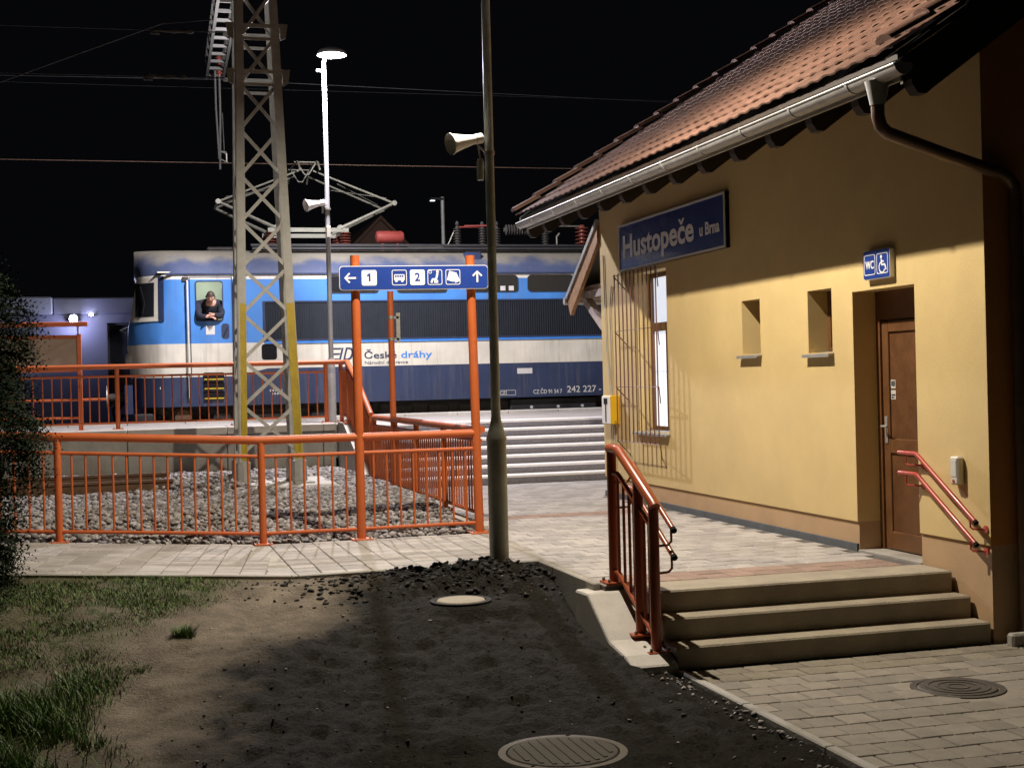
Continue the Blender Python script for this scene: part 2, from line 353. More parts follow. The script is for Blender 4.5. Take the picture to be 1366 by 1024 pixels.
def stroke(pts, w):
    """polyline to a polygon of width w"""
    L, R = [], []
    P_ = [V((a, b)) for a, b in pts]
    for i, p in enumerate(P_):
        d = V((0, 0))
        if i: d += (p-P_[i-1]).normalized()
        if i < len(P_)-1: d += (P_[i+1]-p).normalized()
        d.normalize(); n = V((-d.y, d.x))*(w/2); L.append(tuple(p+n)); R.append(tuple(p-n))
    return L+R[::-1]
def glyphs(s, bold=0.):
    c = bpy.data.curves.new('t', 'FONT'); c.body = s; c.size = 1; c.offset = bold; c.extrude = .0005; c.resolution_u = 3
    to = bpy.data.objects.new('t', c); COL.objects.link(to); me = bpy.data.meshes.new_from_object(to.evaluated_get(bpy.context.evaluated_depsgraph_get()))
    bpy.data.objects.remove(to); bpy.data.curves.remove(c); return me
def text(s, pl, a, b, height, m, parent, width=None, bold=0., align='LEFT', d=.003, name='lettering', thick=.002):
    plain = s.replace('č', 'c'); me = glyphs(plain, bold)
    xs = [v.co.x for v in me.vertices]; x0, x1 = min(xs), max(xs)
    sy = height/.69; sx = (width/(x1-x0)) if width else sy
    wd = (x1-x0)*sx; off = {'LEFT': 0, 'CENTER': -wd/2, 'RIGHT': -wd}[align]
    org = pl.p(a, b, d)
    for v in me.vertices:
        v.co = pl.u*((v.co.x-x0)*sx+off)+pl.v*(v.co.y*sy)+pl.n*(thick if v.co.z > 0 else 0)
    me.materials.clear(); me.materials.append(MATS[m]); me.name = name
    o = setp(link(name, me, org, parent), kind='stuff')
    i = s.find('č')
    if i >= 0:                                   # the hook over the c
        ends = [max(v.co.x for v in glyphs(plain[:k], bold).vertices) for k in (i, i+1)]
        cx = a+off+((ends[0]+ends[1])/2+.03-x0)*sx; k = MB(); y0, w, t = b+.53*sy, .12*sx, .05*sx
        pl.poly(k, [(cx-w-t, y0+.17*sy), (cx-w+t, y0+.17*sy), (cx, y0+.07*sy), (cx+w-t, y0+.17*sy), (cx+w+t, y0+.17*sy), (cx+t*.7, y0), (cx-t*.7, y0)], d, d+thick); k.build('accent', m, parent, 0)
    return o
def wallgrid(mb, us, vs, holes, P0, depth, P1=None):
    """front faces of a wall in (u,v) with rectangular holes and their reveals; P0(u,v,d) gives a point d into the wall"""
    us = sorted(set(us)); vs = sorted(set(vs))
    inh = lambda u, v: any(h[0] < u < h[1] and h[2] < v < h[3] for h in holes)
    for i in range(len(us)-1):
        for j in range(len(vs)-1):
            if inh((us[i]+us[i+1])/2, (vs[j]+vs[j+1])/2): continue
            mb.add([P0(us[i], vs[j], 0), P0(us[i+1], vs[j], 0), P0(us[i+1], vs[j+1], 0), P0(us[i], vs[j+1], 0)], [(0, 1, 2, 3)])
    for a0, a1, b0, b1 in holes:
        for (p, q) in (((a0, b0), (a0, b1)), ((a1, b0), (a1, b1)), ((a0, b0), (a1, b0)), ((a0, b1), (a1, b1))):
            if p[1] == q[1] and abs(p[1]-.235) < 1e-6: continue
            mb.add([P0(*p, 0), P0(*q, 0), P0(*q, depth), P0(*p, depth)], [(0, 1, 2, 3)])

# ------------------------------------------------------------------ ground
XP, XL = 3.25, 3.47                      # left edges of upper and lower paving
YP0, YP1 = 10.86, 13.05                  # front path, near and far edge
def bend(x): return max(0., 1.2-x)
def pathY(x, y): return y+bend(x)*.14
def pathZ(x): return bend(x)*.05
def sstep(a, b, t):
    t = min(1, max(0, (t-a)/(b-a))); return t*t*(3-2*t)
def fb(x, y, s, o=4): return noise.fractal(V((x*s, y*s, 3.1)), 1., 2., o)
COVERS = ((2.09, 6.72, .34), (2.26, 9.62, .22))
def gz(x, y):
    for a, b, r in COVERS:
        d = math.hypot(x-a, y-b)
        if d < r+.16: k = sstep(r, r+.16, d); return gz0(a, b)*(1-k)+gz0(x, y)*k
    return gz0(x, y)
def gz0(x, y):
    t = YP0+bend(x)*.14-y                 # distance in front of the path
    if t < -.06 or (x > XP-.12 and y > 8.46): return -.72 if y < 30 else -.3
    if x > XL+.0: return -.72
    z = -.02-.40*sstep(-.2, 4.2, t)+pathZ(x)*(1-sstep(0, 4, t))
    z += -.06*sstep(2.3, 3.4, x)*sstep(1.2, 2.2, t)
    near = sstep(60, 12, math.hypot(x, y))
    if near <= 0: return z
    z += (.035*fb(x, y, .9)+.014*fb(x, y, 4.5))*near*sstep(0, .25, t)
    mound = math.exp(-((x-2.5)/.75)**2-((y-10.35)/.38)**2)
    mound *= sstep(-.05, .2, t)
    z += mound*(.10+.055*fb(x, y, 6.5)+.03*fb(x, y, 16))
    d = darkm(x, y)
    if d > .2: z += d*(.034*fb(x+7, y, 4.5)+.026*fb(x, y+3, 12)+.012*abs(fb(x, y, 24)))
    if x > 2.9: z = min(z, -.03-.43*sstep(10.6, 8.9, y)+.02*fb(x, y, 5)+ .25*sstep(3.2, 2.9, x))
    return z
DKL = [(1.75, 10.9), (1.60, 10.05), (1.30, 9.48), (.78, 8.74), (.45, 7.93), (.25, 7.12), (.05, 6.0), (-.2, 4.5), (-.4, 2)]  # left edge of the darker tone of the earth
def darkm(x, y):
    """1 on the dark earth, 0 on the trodden tan earth"""
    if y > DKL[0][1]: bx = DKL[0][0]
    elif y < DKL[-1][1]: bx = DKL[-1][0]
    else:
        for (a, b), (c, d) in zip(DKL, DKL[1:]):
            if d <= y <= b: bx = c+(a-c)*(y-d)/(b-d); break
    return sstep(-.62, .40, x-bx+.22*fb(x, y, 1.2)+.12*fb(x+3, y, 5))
def grassd(x, y):
    """how thick the grass stands: dense along the left, thinning to bare earth"""
    edge = .90-max(0, 10.9-y)*.60 if y > 9.2 else -.12-(9.2-y)*.05
    return sstep(.22, -.40, x-edge+.42*fb(x, y, 1.3, 3))
def axis(lo, hi, step, far):
    a = list(np.arange(lo, hi+1e-6, step)); g = step; l = [lo]; h = [hi]
    while h[-1] < far: g *= 1.5; h.append(h[-1]+g); l.append(l[-1]-g)
    return l[:0:-1]+a+h[1:]
xs = axis(-2.6, 3.75, .042, 420); ys = axis(4.6, 11.9, .042, 420)
vv = []; dk = []
for y in ys:
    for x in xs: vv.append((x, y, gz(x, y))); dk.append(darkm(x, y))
nx_, ny_ = len(xs), len(ys); ii = np.arange(nx_*ny_).reshape(ny_, nx_)
ff = np.stack([ii[:-1, :-1], ii[:-1, 1:], ii[1:, 1:], ii[1:, :-1]], -1).reshape(-1, 4)
gm = np_mesh('ground', np.array(vv), ff, 'earth', True)
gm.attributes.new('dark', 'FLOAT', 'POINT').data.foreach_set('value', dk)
gm.attributes.new('moss', 'FLOAT', 'POINT').data.foreach_set('value', [grassd(v[0], v[1]) if v[0] > -3 and 3 < v[1] < 12 else 0. for v in vv])
setp(link('ground', gm, (0, 0, 0)), 'bare earth in front of the station, tan on one side and darker beside the steps', kind='structure')

# ------------------------------------------------------------------ paving
def field(name, label, base_mb, cells, size, m='paver', jm='paver_joint', h=.05, cap=300, pname='paver', root=None, tilt=None):
    """cells: (x, y, ztop, rot). The 300 that show largest are parts, the rest one part"""
    if root is None: root = setp(base_mb.build(name, jm, None, 0), label, kind='structure')
    lx, ly = size
    sc = []
    for c in cells:
        p = V(c[:3]); iv = inview(p, 25); w = proj(p)[2]
        sc.append((-(1 if iv else 0), w))
    order = sorted(range(len(cells)), key=lambda i: sc[i])
    mbs = []
    for k in range(3):
        b = MB(); b.cbox(-lx/2+.003, lx/2-.003, -ly/2+.003, ly/2-.003, -h, 0, .006); mbs.append(b.mesh(pname, m, V(), 0))
    rest = MB(); n = 0
    for i in order:
        x, y, z, rt = cells[i]; dz = random.uniform(-.0025, .0025)
        if sc[i][0] == -1 and n < cap:
            o = bpy.data.objects.new(pname, mbs[n % 3]); COL.objects.link(o); o.parent = root; o.location = V((x, y, z+dz))-WL[root]
            o.rotation_euler = (random.uniform(-.006, .006), random.uniform(-.006, .006)+(tilt(x) if tilt else 0), rt); n += 1
        else:
            M = Matrix.Translation((x, y, z+dz)) @ Matrix.Rotation(rt, 4, 'Z') @ Matrix.Rotation(tilt(x) if tilt else 0, 4, 'Y')
            rest.cbox(-lx/2+.003, lx/2-.003, -ly/2+.003, ly/2-.003, -h, 0, .006, M)
    if rest.v: setp(rest.build('far_'+pname+'s', m, root, 0), kind='stuff')
    return root

# front path: columns of pavers, bending and rising gently to the left
cells = []
for i in range(10):
    for j in range(11): cells.append((XP-.1-.2*i, YP0+.1+.2*j, 0., 0.))
xs_end = XP-2.0; al = math.atan(.14); e1 = V((-math.cos(al), math.sin(al))); e2 = V((math.sin(al), math.cos(al)))
for i in range(-2, 32):
    for j in range(11):
        q = V((1.2, YP0))+e1*(.1+.2*i)+e2*(.1+.2*j)
        if q.x < xs_end-.125: cells.append((q.x, q.y, pathZ(q.x), -al))
b = MB()
for x0, x1 in ((-5.3, 1.2), (1.2, XP)):
    b.add([(x0, pathY(x0, YP0), pathZ(x0)-.012), (x1, pathY(x1, YP0), pathZ(x1)-.012), (x1, pathY(x1, YP1+.1), pathZ(x1)-.012), (x0, pathY(x0, YP1+.1), pathZ(x0)-.012)], [(0, 1, 2, 3)])
path = field('path', 'pale paved path running in front of the orange railing', b, cells, (.2, .2), tilt=lambda x: .05 if x < 1.2 else 0)
x = XP
while x > -5:                                    # concrete edging along the earth
    x2 = x-1.0 if not (x > 1.2 > x-1.0) else 1.2; q = lambda t, dy, dz: (t, pathY(t, YP0+dy), pathZ(t)+.006+dz); k = MB(); xa, xb = x2+.004, x-.004
    k.add([q(xa, -.06, -.3), q(xb, -.06, -.3), q(xb, -.002, -.3), q(xa, -.002, -.3), q(xa, -.06, -.008), q(xb, -.06, -.008), q(xb, -.052, 0), q(xa, -.052, 0), q(xb, -.002, 0), q(xa, -.002, 0)],
          [(0, 1, 5, 4), (4, 5, 6, 7), (7, 6, 8, 9), (9, 8, 2, 3), (0, 4, 7, 9, 3), (1, 2, 8, 6, 5)])
    k.build('edging_stone', 'concrete', path, 0); x = x2
k = MB(); k.prism([(xs_end-.30, YP0+.01, -.05), (xs_end-.003, YP0+.01, -.05), (xs_end-.003, YP1+.02, -.05), (xs_end-.30, YP1+.06, -.05)], (0, 0, .045)); k.build('mortar_joint', 'concrete', path, 0)

# upper paving beside the station
cells = []; red = []; half = []; j = 0; y = 9.84
while y < 19.0:
    x0 = XP+.1+(.1 if j % 2 else 0); x = x0-.2 if j % 2 else x0
    strip = 14.1 < y < 14.5
    if j % 2 and y < YP1 and not strip: half.append((XP+.05, y, 0., 0))
    while x < (5.72 if y < 16.5 else 12.5):
        if x > XP+.02 and not (y > YP1 and x < 3.42): (red if strip else cells).append((x, y, .001 if strip else 0., 0))
        x += .2
    y += .2; j += 1
for y in (9.44, 9.64):
    cells.append((3.35, y, 0., 0)); x = 3.55
    while x < 5.75: red.append((x, y, .001, 0)); x += .2
b = MB(); b.box(XP, 5.82, 9.34, 16.6, -.2, -.012); b.box(XP, 12.6, 16.6, 19.02, -.2, -.012)
plaza = field('paved_forecourt', 'grey block paving between the station wall and the stairs', b, cells, (.2, .2))
field('', '', None, half, (.1, .2), pname='half_paver', root=plaza)
field('', '', None, red, (.2, .2), 'paver_red', pname='tactile_paver', root=plaza, cap=40)
y = 9.42
while y < 10.8:
    k = MB(); y2 = min(y+1., 10.83); k.cbox(XP-.06, XP-.002, y, y2-.004, -.45, .006, .008); k.build('edging_stone', 'concrete', plaza, 0); y = y2

# lower paving in front of the entrance steps
cells = []; half = []; j = 0; y = 8.33; ZL = -.45
while y > 4.6:
    x = XL+.1+(.1 if j % 2 else 0)
    if j % 2: half.append((XL+.05, y, ZL, 0))
    while x < 8.4:
        p = V((x, y, ZL))
        if (p-V((4.81, 7.38, ZL))).length > .30: cells.append((x, y, ZL, 0))
        x += .2
    y -= .2; j += 1
b = MB(); b.box(XL, 8.5, 4.5, 8.46, -.7, ZL-.012)
low = field('lower_paving', 'grey block paving at the foot of the entrance steps', b, cells, (.2, .2), m='paver_dark')
field('', '', None, half, (.1, .2), pname='half_paver', root=low, m='paver_dark')
k = MB(); k.lathe([(.43, -.05), (.43, -.006)], (4.81, 7.38, ZL), seg=32); k.build('mortar_collar', 'paver_dark', low, 0)
y = 8.42
while y > 4.6:
    k = MB(); k.cbox(XL-.065, XL-.002, y-.996, y, ZL-.3, ZL+.012, .008); k.build('edging_stone', 'concrete', low, 0); y -= 1.0

# ------------------------------------------------------------------ platform, its stairs and retaining wall
PZ = .84
b = MB(); b.box(3.36, 16, 21.30, 25.72, .3, PZ-.006); b.box(-9, 3.36, 22.2, 25.72, .3, PZ-.006)
plat = setp(b.build('platform', 'paver', None, 0), 'paved station platform beside the locomotive', kind='structure')
x = -9.
while x < 16:
    k = MB(); k.cbox(x+.004, x+.996, 25.42, 25.80, PZ-.02, PZ+.055, .012); k.build('edge_slab', 'concrete_pale', plat, 0); x += 1.
rw = thing('retaining_wall', (0, 22.1, 0), 'grey concrete retaining wall below the platform railing, behind the ballast', 'wall')
x = -9.; 
while x < 3.2:
    w = min(1.5, 3.2-x); k = MB(); k.cbox(x+.005, x+w-.005, 22.02, 22.3, -.2, PZ-.10, .01); k.build('panel', 'concrete', rw, 0)
    k = MB(); k.cbox(x+.003, x+w-.003, 21.94, 22.46, PZ-.10, PZ+.02, .012); k.build('coping', 'concrete_pale', rw, 0); x += w
ps = thing('platform_stairs', (6, 19, 0), 'wide grey stairs with pale treads climbing to the platform', 'stairs')
for k in range(7):
    y0 = 19.0+.36*k; z1 = .12*(k+1)
    s_ = MB(); s_.box(3.42, 13.0, y0+.012, y0+(.372 if k < 6 else .1), z1-.12, z1-.035); st = s_.build('step', 'granite', ps, 0)
    t = MB(); t.cbox(3.42, 13.0, y0, y0+.375, z1-.035, z1, .006); t.build('tread', 'tread_white', st, 0)
c = MB(); c.prism([(3.24, 19.25, -.1), (3.24, 19.25, .06), (3.24, 21.5, PZ+.03), (3.24, 22.05, PZ+.03), (3.24, 22.05, -.1)], (.18, 0, 0)); c.build('cheek_wall', 'concrete_pale', ps, 0)
k = MB(); k.cbox(3.27, 3.39, YP1+.1, 19.24, -.2, .07, .012); setp(k.build('kerb', 'concrete_pale', None, 0), 'concrete kerb under the side railing beside the ballast', 'kerb')

# ------------------------------------------------------------------ entrance steps
es = thing('entrance_steps', (4.6, 8.7, ZL), 'three concrete steps up to the toilet door', 'steps')
for k, (yf, yb, zt) in enumerate(((8.92, 9.34, 0.), (8.69, 8.94, -.15), (8.46, 8.71, -.30))):
    s_ = MB(); s_.cbox(3.43, 5.795, yf, yb, zt-.16, zt, .012); s_.build('step', 'concrete_warm', es, 0)
c = MB(); c.prism([(3.10, 9.58, -.75), (3.10, 9.58, -.05), (3.10, 9.30, -.04), (3.10, 8.86, -.30), (3.10, 8.54, -.345), (3.10, 8.41, -.40), (3.10, 8.385, -.75)], (.325, 0, 0))
ck = c.build('cheek_wall', 'concrete_pale', es, 0); setp(ck, 'sloping pale concrete cheek wall carrying the red railing')
bv = ck.modifiers.new('b', 'BEVEL'); bv.width = .02; bv.segments = 2

# ------------------------------------------------------------------ ballast and siding track
def bz(x, y):
    return -.03+.17*sstep(13.1, 15.2, y-bend(x)*.1)+.03*fb(x, y, .8)+pathZ(x)*.6*sstep(18, 13, y)
xs = np.arange(-7, 3.3, .22); ys = np.arange(13.1, 22.1, .22)
vv = np.array([(x, max(y, pathY(x, YP1+.08)), bz(x, y)-.03) for y in ys for x in xs]); ii = np.arange(len(vv)).reshape(len(ys), len(xs))
ff = np.stack([ii[:-1, :-1], ii[:-1, 1:], ii[1:, 1:], ii[1:, :-1]], -1).reshape(-1, 4)
setp(link('ballast_bed', np_mesh('ballast_bed', vv, ff, 'ballast_base', True), (0, 0, 0)), 'dark bed under the loose track ballast', kind='structure')
def rocks(name, pts, sizes, m, label, variants=7, flat=.75):
    ico = bmesh.new(); bmesh.ops.create_icosphere(ico, subdivisions=1, radius=1); bv_ = np.array([v.co[:] for v in ico.verts]); bf = np.array([[v.index for v in f.verts] for f in ico.faces]); ico.free()
    var = [bv_*(1+rng.uniform(-.48, .30, (len(bv_), 1)))*np.array([rng.uniform(.75, 1.3), rng.uniform(.7, 1.1), flat*rng.uniform(.7, 1.1)]) for _ in range(variants)]
    n = len(pts); out = np.zeros((n, len(bv_), 3)); 
    ang = rng.uniform(0, 6.283, n); tl = rng.uniform(-.6, .6, n)
    for i in range(n):
        v = var[i % variants]*sizes[i]; c, s_ = math.cos(ang[i]), math.sin(ang[i]); ct, st_ = math.cos(tl[i]), math.sin(tl[i])
        R = np.array([[c, -s_, 0], [s_, c, 0], [0, 0, 1]]) @ np.array([[1, 0, 0], [0, ct, -st_], [0, st_, ct]])
        out[i] = v @ R.T+pts[i]
    fc = (bf[None]+(np.arange(n)*len(bv_))[:, None, None]).reshape(-1, 3)
    return setp(link(name, np_mesh(name, out.reshape(-1, 3), fc, m), (0, 0, 0)), label, kind='stuff')
pts = []; sz = []
while len(pts) < 27000:
    x = rng.uniform(-5.0, 3.24); y = rng.uniform(13.12, 22.0)
    if y < pathY(x, YP1+.10): continue
    if not inview((x, y, .15), 60): continue
    s_ = rng.uniform(.020, .046); pts.append((x, y, bz(x, y)+rng.uniform(-.02, .035))); sz.append(s_)
# a heap around the rail ends
for _ in range(700):
    a = rng.normal(0, 1, 2); x = 1.0+a[0]*.55; y = 18.9+a[1]*.8
    if y < 21.9: pts.append((x, y, bz(x, y)+.13*math.exp(-a[0]**2/2-a[1]**2/2)+rng.uniform(-.03, .04))); sz.append(rng.uniform(.025, .048))
rocks('ballast', np.array(pts), np.array(sz), 'ballast', 'loose grey crushed stone ballast behind the railing')
def rail_prof(y, z): return [(y-.075, z), (y+.075, z), (y+.072, z+.012), (y+.012, z+.03), (y+.010, z+.115), (y+.036, z+.128), (y+.036, z+.16), (y-.036, z+.16), (y-.036, z+.128), (y-.010, z+.115), (y-.012, z+.03), (y-.072, z+.012)]
for y, lb in ((18.25, 'brown rusty rail with a cut end, on the railing side of the siding'), (19.7, 'brown rusty rail running nearest the retaining wall')):
    r = MB(); r.prism([(-9, a, c) for a, c in rail_prof(y, .16)], (9.55, 0, 0)); setp(r.build('rail', 'rust', None, 25), lb, 'rail', 'rails of the siding')
for i in range(12):
    x = -6.4+i*.62; s_ = MB(); s_.cbox(x-.13, x+.13, 17.75, 20.2, .0, .158, .02)
    setp(s_.build('sleeper', 'concrete_pale', None, 0), 'pale concrete sleeper sunk in the ballast under the rusty rails', 'sleeper', 'sleepers of the siding')
bedz = .28
b = MB(); b.box(-40, 60, 25.9, 31.5, -.3, .08); setp(b.build('track_bed', 'ballast_base', None, 0), 'ballast bed of the platform track', kind='structure')
for y in (26.75, 28.19):
    r = MB(); r.prism([(-40, a, c) for a, c in rail_prof(y, .12)], (100, 0, 0)); setp(r.build('rail', 'rust', None, 25), 'running rail under the blue locomotive', 'rail', 'rails of the platform track')

# ------------------------------------------------------------------ railings
BOLT = MB().lathe([(.012, 0), (.012, .016), (.006, .024)], (0, 0, 0), seg=6).mesh('bolt', 'galv', V())
def bolts(parent, x, y, z, d):
    for sx in (-d, d):
        for sy in (-d, d): link('bolt', BOLT, V((x+sx, y+sy, z)), parent)
def post(parent, x, y, z, h, r, m, plate=True, dome=False):
    p = MB(); p.tube([(x, y, z), (x, y, z+h)], r, 14); o = p.build('post', m, parent)
    if plate:
        q = MB(); q.cbox(x-.085, x+.085, y-.085, y+.085, z-.004, z+.012, .004); bp = q.build('base_plate', m, o, 0)
        bolts(o, x, y, z+.012, .06)
    return o
def railing(name, label, nodes, tops=None, noposts=(), m='orange', top=.97, mid=.82, bot=.10, sp=.125, pr=.034, tr=.039, ext=(0, 0), group=None, kinds=True):
    """nodes: (x,y,z) of the posts; a bay of bars between each pair"""
    root = thing(name, nodes[0], label, 'railing', group)
    nodes = [V(n) for n in nodes]
    for i, n in enumerate(nodes):
        if i in noposts: continue
        post(root, n.x, n.y, n.z, top-.01, pr, m)
    d0 = (nodes[0]-nodes[1]).normalized()*ext[0]; d1 = (nodes[-1]-nodes[-2]).normalized()*ext[1]
    t = MB(); t.tube([nodes[0]+d0+V((0, 0, top))]+[n+V((0, 0, top)) for n in nodes[1:-1]]+[nodes[-1]+d1+V((0, 0, top))], tr, 14); t.build('top_rail', m, root)
    for a, b_ in zip(nodes, nodes[1:]):
        L = (b_-a).length; dd = (b_-a)/L; ea = a+dd*pr*.9; eb = b_-dd*pr*.9
        for hh, nm in ((mid, 'middle_rail'), (bot, 'bottom_rail')):
            t = MB(); t.tube([ea+V((0, 0, hh)), eb+V((0, 0, hh))], .018, 10); t.build(nm, m, root)
        n = max(2, round(L/sp)); 
        for k in range(1, n):
            p = a+(b_-a)*(k/n); t = MB(); t.tube([p+V((0, 0, bot)), p+V((0, 0, mid))], .0105, 8, False); t.build('bar', m, root)
    return root
P_ = lambda x, y=13.1: (x, pathY(x, y), pathZ(x))
railing('railing', 'long orange tube railing between the paved path and the ballast', [P_(-4.2), P_(-2.4), P_(-.62), P_(1.2), (2.12, 13.07, 0), (3.28, 13.07, 0)], noposts=(4, 5), ext=(0, 0))
railing('railing', 'orange railing running from the direction sign back towards the platform stairs', [(3.33, 13.12, .07), (3.33, 14.8, .07), (3.33, 16.28, .07), (3.33, 17.65, .07), (3.33, 19.2, .07)], noposts=(0,), top=.93, sp=.115)
railing('railing', 'orange railing climbing beside the platform stairs', [(3.33, 19.42, .08), (3.33, 20.4, .50), (3.33, 21.5, PZ+.03), (3.33, 22.2, PZ+.03)], sp=.10, top=.95)
railing('railing', 'orange railing on the platform edge above the concrete retaining wall', [(-5.6, 22.3, PZ+.02), (-3.9, 22.3, PZ+.02), (-2.05, 22.3, PZ+.02), (-.13, 22.3, PZ+.02), (1.66, 22.3, PZ+.02), (3.1, 22.3, PZ+.02)], sp=.14, ext=(0, .25))
post3 = thing('sign_post', (3.33, 17.72, .06), 'tall orange post with a small metal hinge, standing behind the direction sign', 'post')
p = MB(); p.tube([(3.33, 17.74, .06), (3.33, 17.74, 2.66)], .04, 14); p.build('pole', 'orange', post3)
p = MB(); p.lathe([(.048, 0), (.048, .04)], (3.33, 17.74, 2.30)); p.lathe([(.048, 0), (.048, .04)], (3.33, 17.74, 2.02)); p.bar((3.42, 17.72, 2.0), (3.42, 17.72, 2.38), .012, .05); p.bar((3.36, 17.72, 2.32), (3.43, 17.72, 2.32), .012, .03); p.bar((3.36, 17.72, 2.04), (3.43, 17.72, 2.04), .012, .03); p.build('bracket', 'galv', post3)

# ------------------------------------------------------------------ direction sign on two orange posts
ds = thing('direction_sign', (2.7, 13.03, 0), 'blue direction sign with arrows and white pictograms on two orange posts', 'sign')
for x, lean in ((2.12, 0), (3.275, -.03)):
    p = MB(); p.tube([(x, 13.07, 0), (x+lean, 13.07, 2.69)], .044, 16); o = p.build('post', 'orange', ds)
    q = MB(); q.cbox(x-.1, x+.1, 12.97, 13.17, -.004, .014, .004); q.build('base_plate', 'orange', o, 0)
    bolts(o, x, 13.07, .014, .07)
pl = Plane((1.955, 12.975, 2.355), (1, 0, .006), (0, 0, 1)); bw, bh = 1.445, .228
o = MB(); pl.poly(o, rr(0, bw, 0, bh, .035), -.035, 0); bd = o.build('board', 'sign_white', ds, 0)
o = MB(); pl.poly(o, rr(.006, bw-.006, .006, bh-.006, .03), 0, .003); o.build('face', 'sign_blue', bd, 0)
def icon(fn, name, m='sign_white', d0=.003, d1=.006):
    o = MB(); fn(o); return o.build(name, m, bd, 0)
def arrow(cx, cy, ang):
    def f(o):
        c, s_ = math.cos(ang), math.sin(ang); R = lambda q: [(cx+a*c-b*s_, cy+a*s_+b*c) for a, b in q]
        pl.poly(o, R(stroke([(-.052, 0), (.05, 0)], .017)), .003, .006); pl.poly(o, R(stroke([(.008, .044), (.052, 0), (.008, -.044)], .017)), .0031, .0061)
    return f
icon(arrow(.105, .115, math.pi), 'arrow'); icon(arrow(1.335, .115, math.pi/2), 'arrow')
def sq(cx): return lambda o: pl.poly(o, rr(cx-.072, cx+.072, .042, .188, .018), .003, .005)
def frame(cx, o): pl.ring(o, rr(cx-.072, cx+.072, .042, .188, .018), rr(cx-.066, cx+.066, .048, .182, .013), .003, .005)
icon(sq(.283), 'number_field'); icon(sq(.747), 'number_field')
icon(lambda o: pl.poly(o, [(.278, .082), (.295, .082), (.295, .157), (.281, .157), (.262, .141), (.262, .124), (.278, .134)], .005, .0065), 'number', 'sign_blue'); text('2', pl, .747, .082, .075, 'sign_blue', bd, bold=.02, align='CENTER', d=.0052)
def bus(o):
    c = .572; frame(c, o)
    pl.poly(o, rr(c-.05, c+.05, .088, .145, .008), .003, .005)
    for x in (-.03, .028): pl.poly(o, circ(c+x, .084, .013), .0031, .0052)
icon(bus, 'bus_pictogram')
def busw(o):
    for x in (-.043, -.021, .001, .023): pl.rect(o, .572+x, .572+x+.017, .12, .137, .005, .0065)
icon(busw, 'bus_windows', 'sign_blue')
def wait(o):
    c = .917; frame(c, o)
    pl.ring(o, circ(c-.045, .165, .016), circ(c-.045, .165, .011), .003, .005)
    pl.poly(o, circ(c+.026, .166, .013), .003, .005); pl.poly(o, stroke([(c+.026, .15), (c+.012, .098), (c-.022, .095), (c-.036, .062)], .02), .003, .005); pl.rect(o, c-.008, c+.03, .06, .088, .0031, .0052)
icon(wait, 'waiting_room_pictogram')
def tick(o):
    c = 1.094; frame(c, o)
    R = lambda cx, cy, w, h, a: [(cx+x*math.cos(a)-y*math.sin(a), cy+x*math.sin(a)+y*math.cos(a)) for x, y in ((-w, -h), (w, -h), (w, h), (-w, h))]
    pl.poly(o, R(c-.015, .122, .033, .046, -.28), .003, .005); pl.poly(o, R(c+.028, .108, .026, .044, .42), .003, .0056)
icon(tick, 'ticket_pictogram')

# ------------------------------------------------------------------ red railing on the cheek wall of the entrance steps
er = thing('stair_railing', (3.3, 9.45, -.05), 'dark red tube railing with handrail on the pale cheek wall of the entrance steps', 'railing')
RX = 3.35
for y, z, h in ((9.42, .003, .955), (8.90, -.28, 1.055), (8.62, -.35, .98)):
    post(er, RX, y, z, h, .036, 'dark_red')
rz = lambda y: .965 if y > 9.28 else .965-.5*(9.28-y)
t = MB(); t.tube([(RX, 9.46, .965), (RX, 9.30, .965), (RX, 9.26, .955), (RX, 8.62, .635), (RX, 8.585, .61)], .036, 14); t.build('top_rail', 'dark_red', er)
t = MB(); t.tube([(RX, 9.40, .79), (RX, 9.30, .79), (RX, 9.26, .775), (RX, 8.64, .465)], .019, 10); t.build('middle_rail', 'dark_red', er)
t = MB(); t.tube([(RX, 9.40, .09), (RX, 9.32, .085), (RX, 9.26, .055), (RX, 8.64, -.255)], .019, 10); t.build('bottom_rail', 'dark_red', er)
for y in (9.30, 9.19, 9.08, 8.99, 8.80, 8.71):
    t = MB(); t.tube([(RX, y, .05-.5*max(0, 9.26-y)), (RX, y, .78-.5*max(0, 9.26-y))], .0115, 8); t.build('bar', 'dark_red', er)
for dz in (0, -.18):
    t = MB(); t.tube([(RX+.11, 9.40, .865+dz), (RX+.11, 9.30, .86+dz), (RX+.11, 9.26, .845+dz), (RX+.11, 8.55, .465+dz)], .019, 12); hr = t.build('handrail', 'dark_red', er)
    c = MB(); c.tube([(RX+.11, 8.555, .468+dz), (RX+.11, 8.53, .455+dz)], .021, 12); c.build('end_cap', 'black', hr)
    for y, z, yp in ((9.34, .855+dz, 9.42), (8.585, .483+dz, 8.62)):
        t = MB(); t.tube([(RX+.11, y, z-.01), (RX+.11, y, z-.10), (RX+.09, y+.01, z-.125), (RX+.04, y+.02, z-.13), (RX, yp, z-.13)], .009, 8); t.build('bracket', 'dark_red', hr)

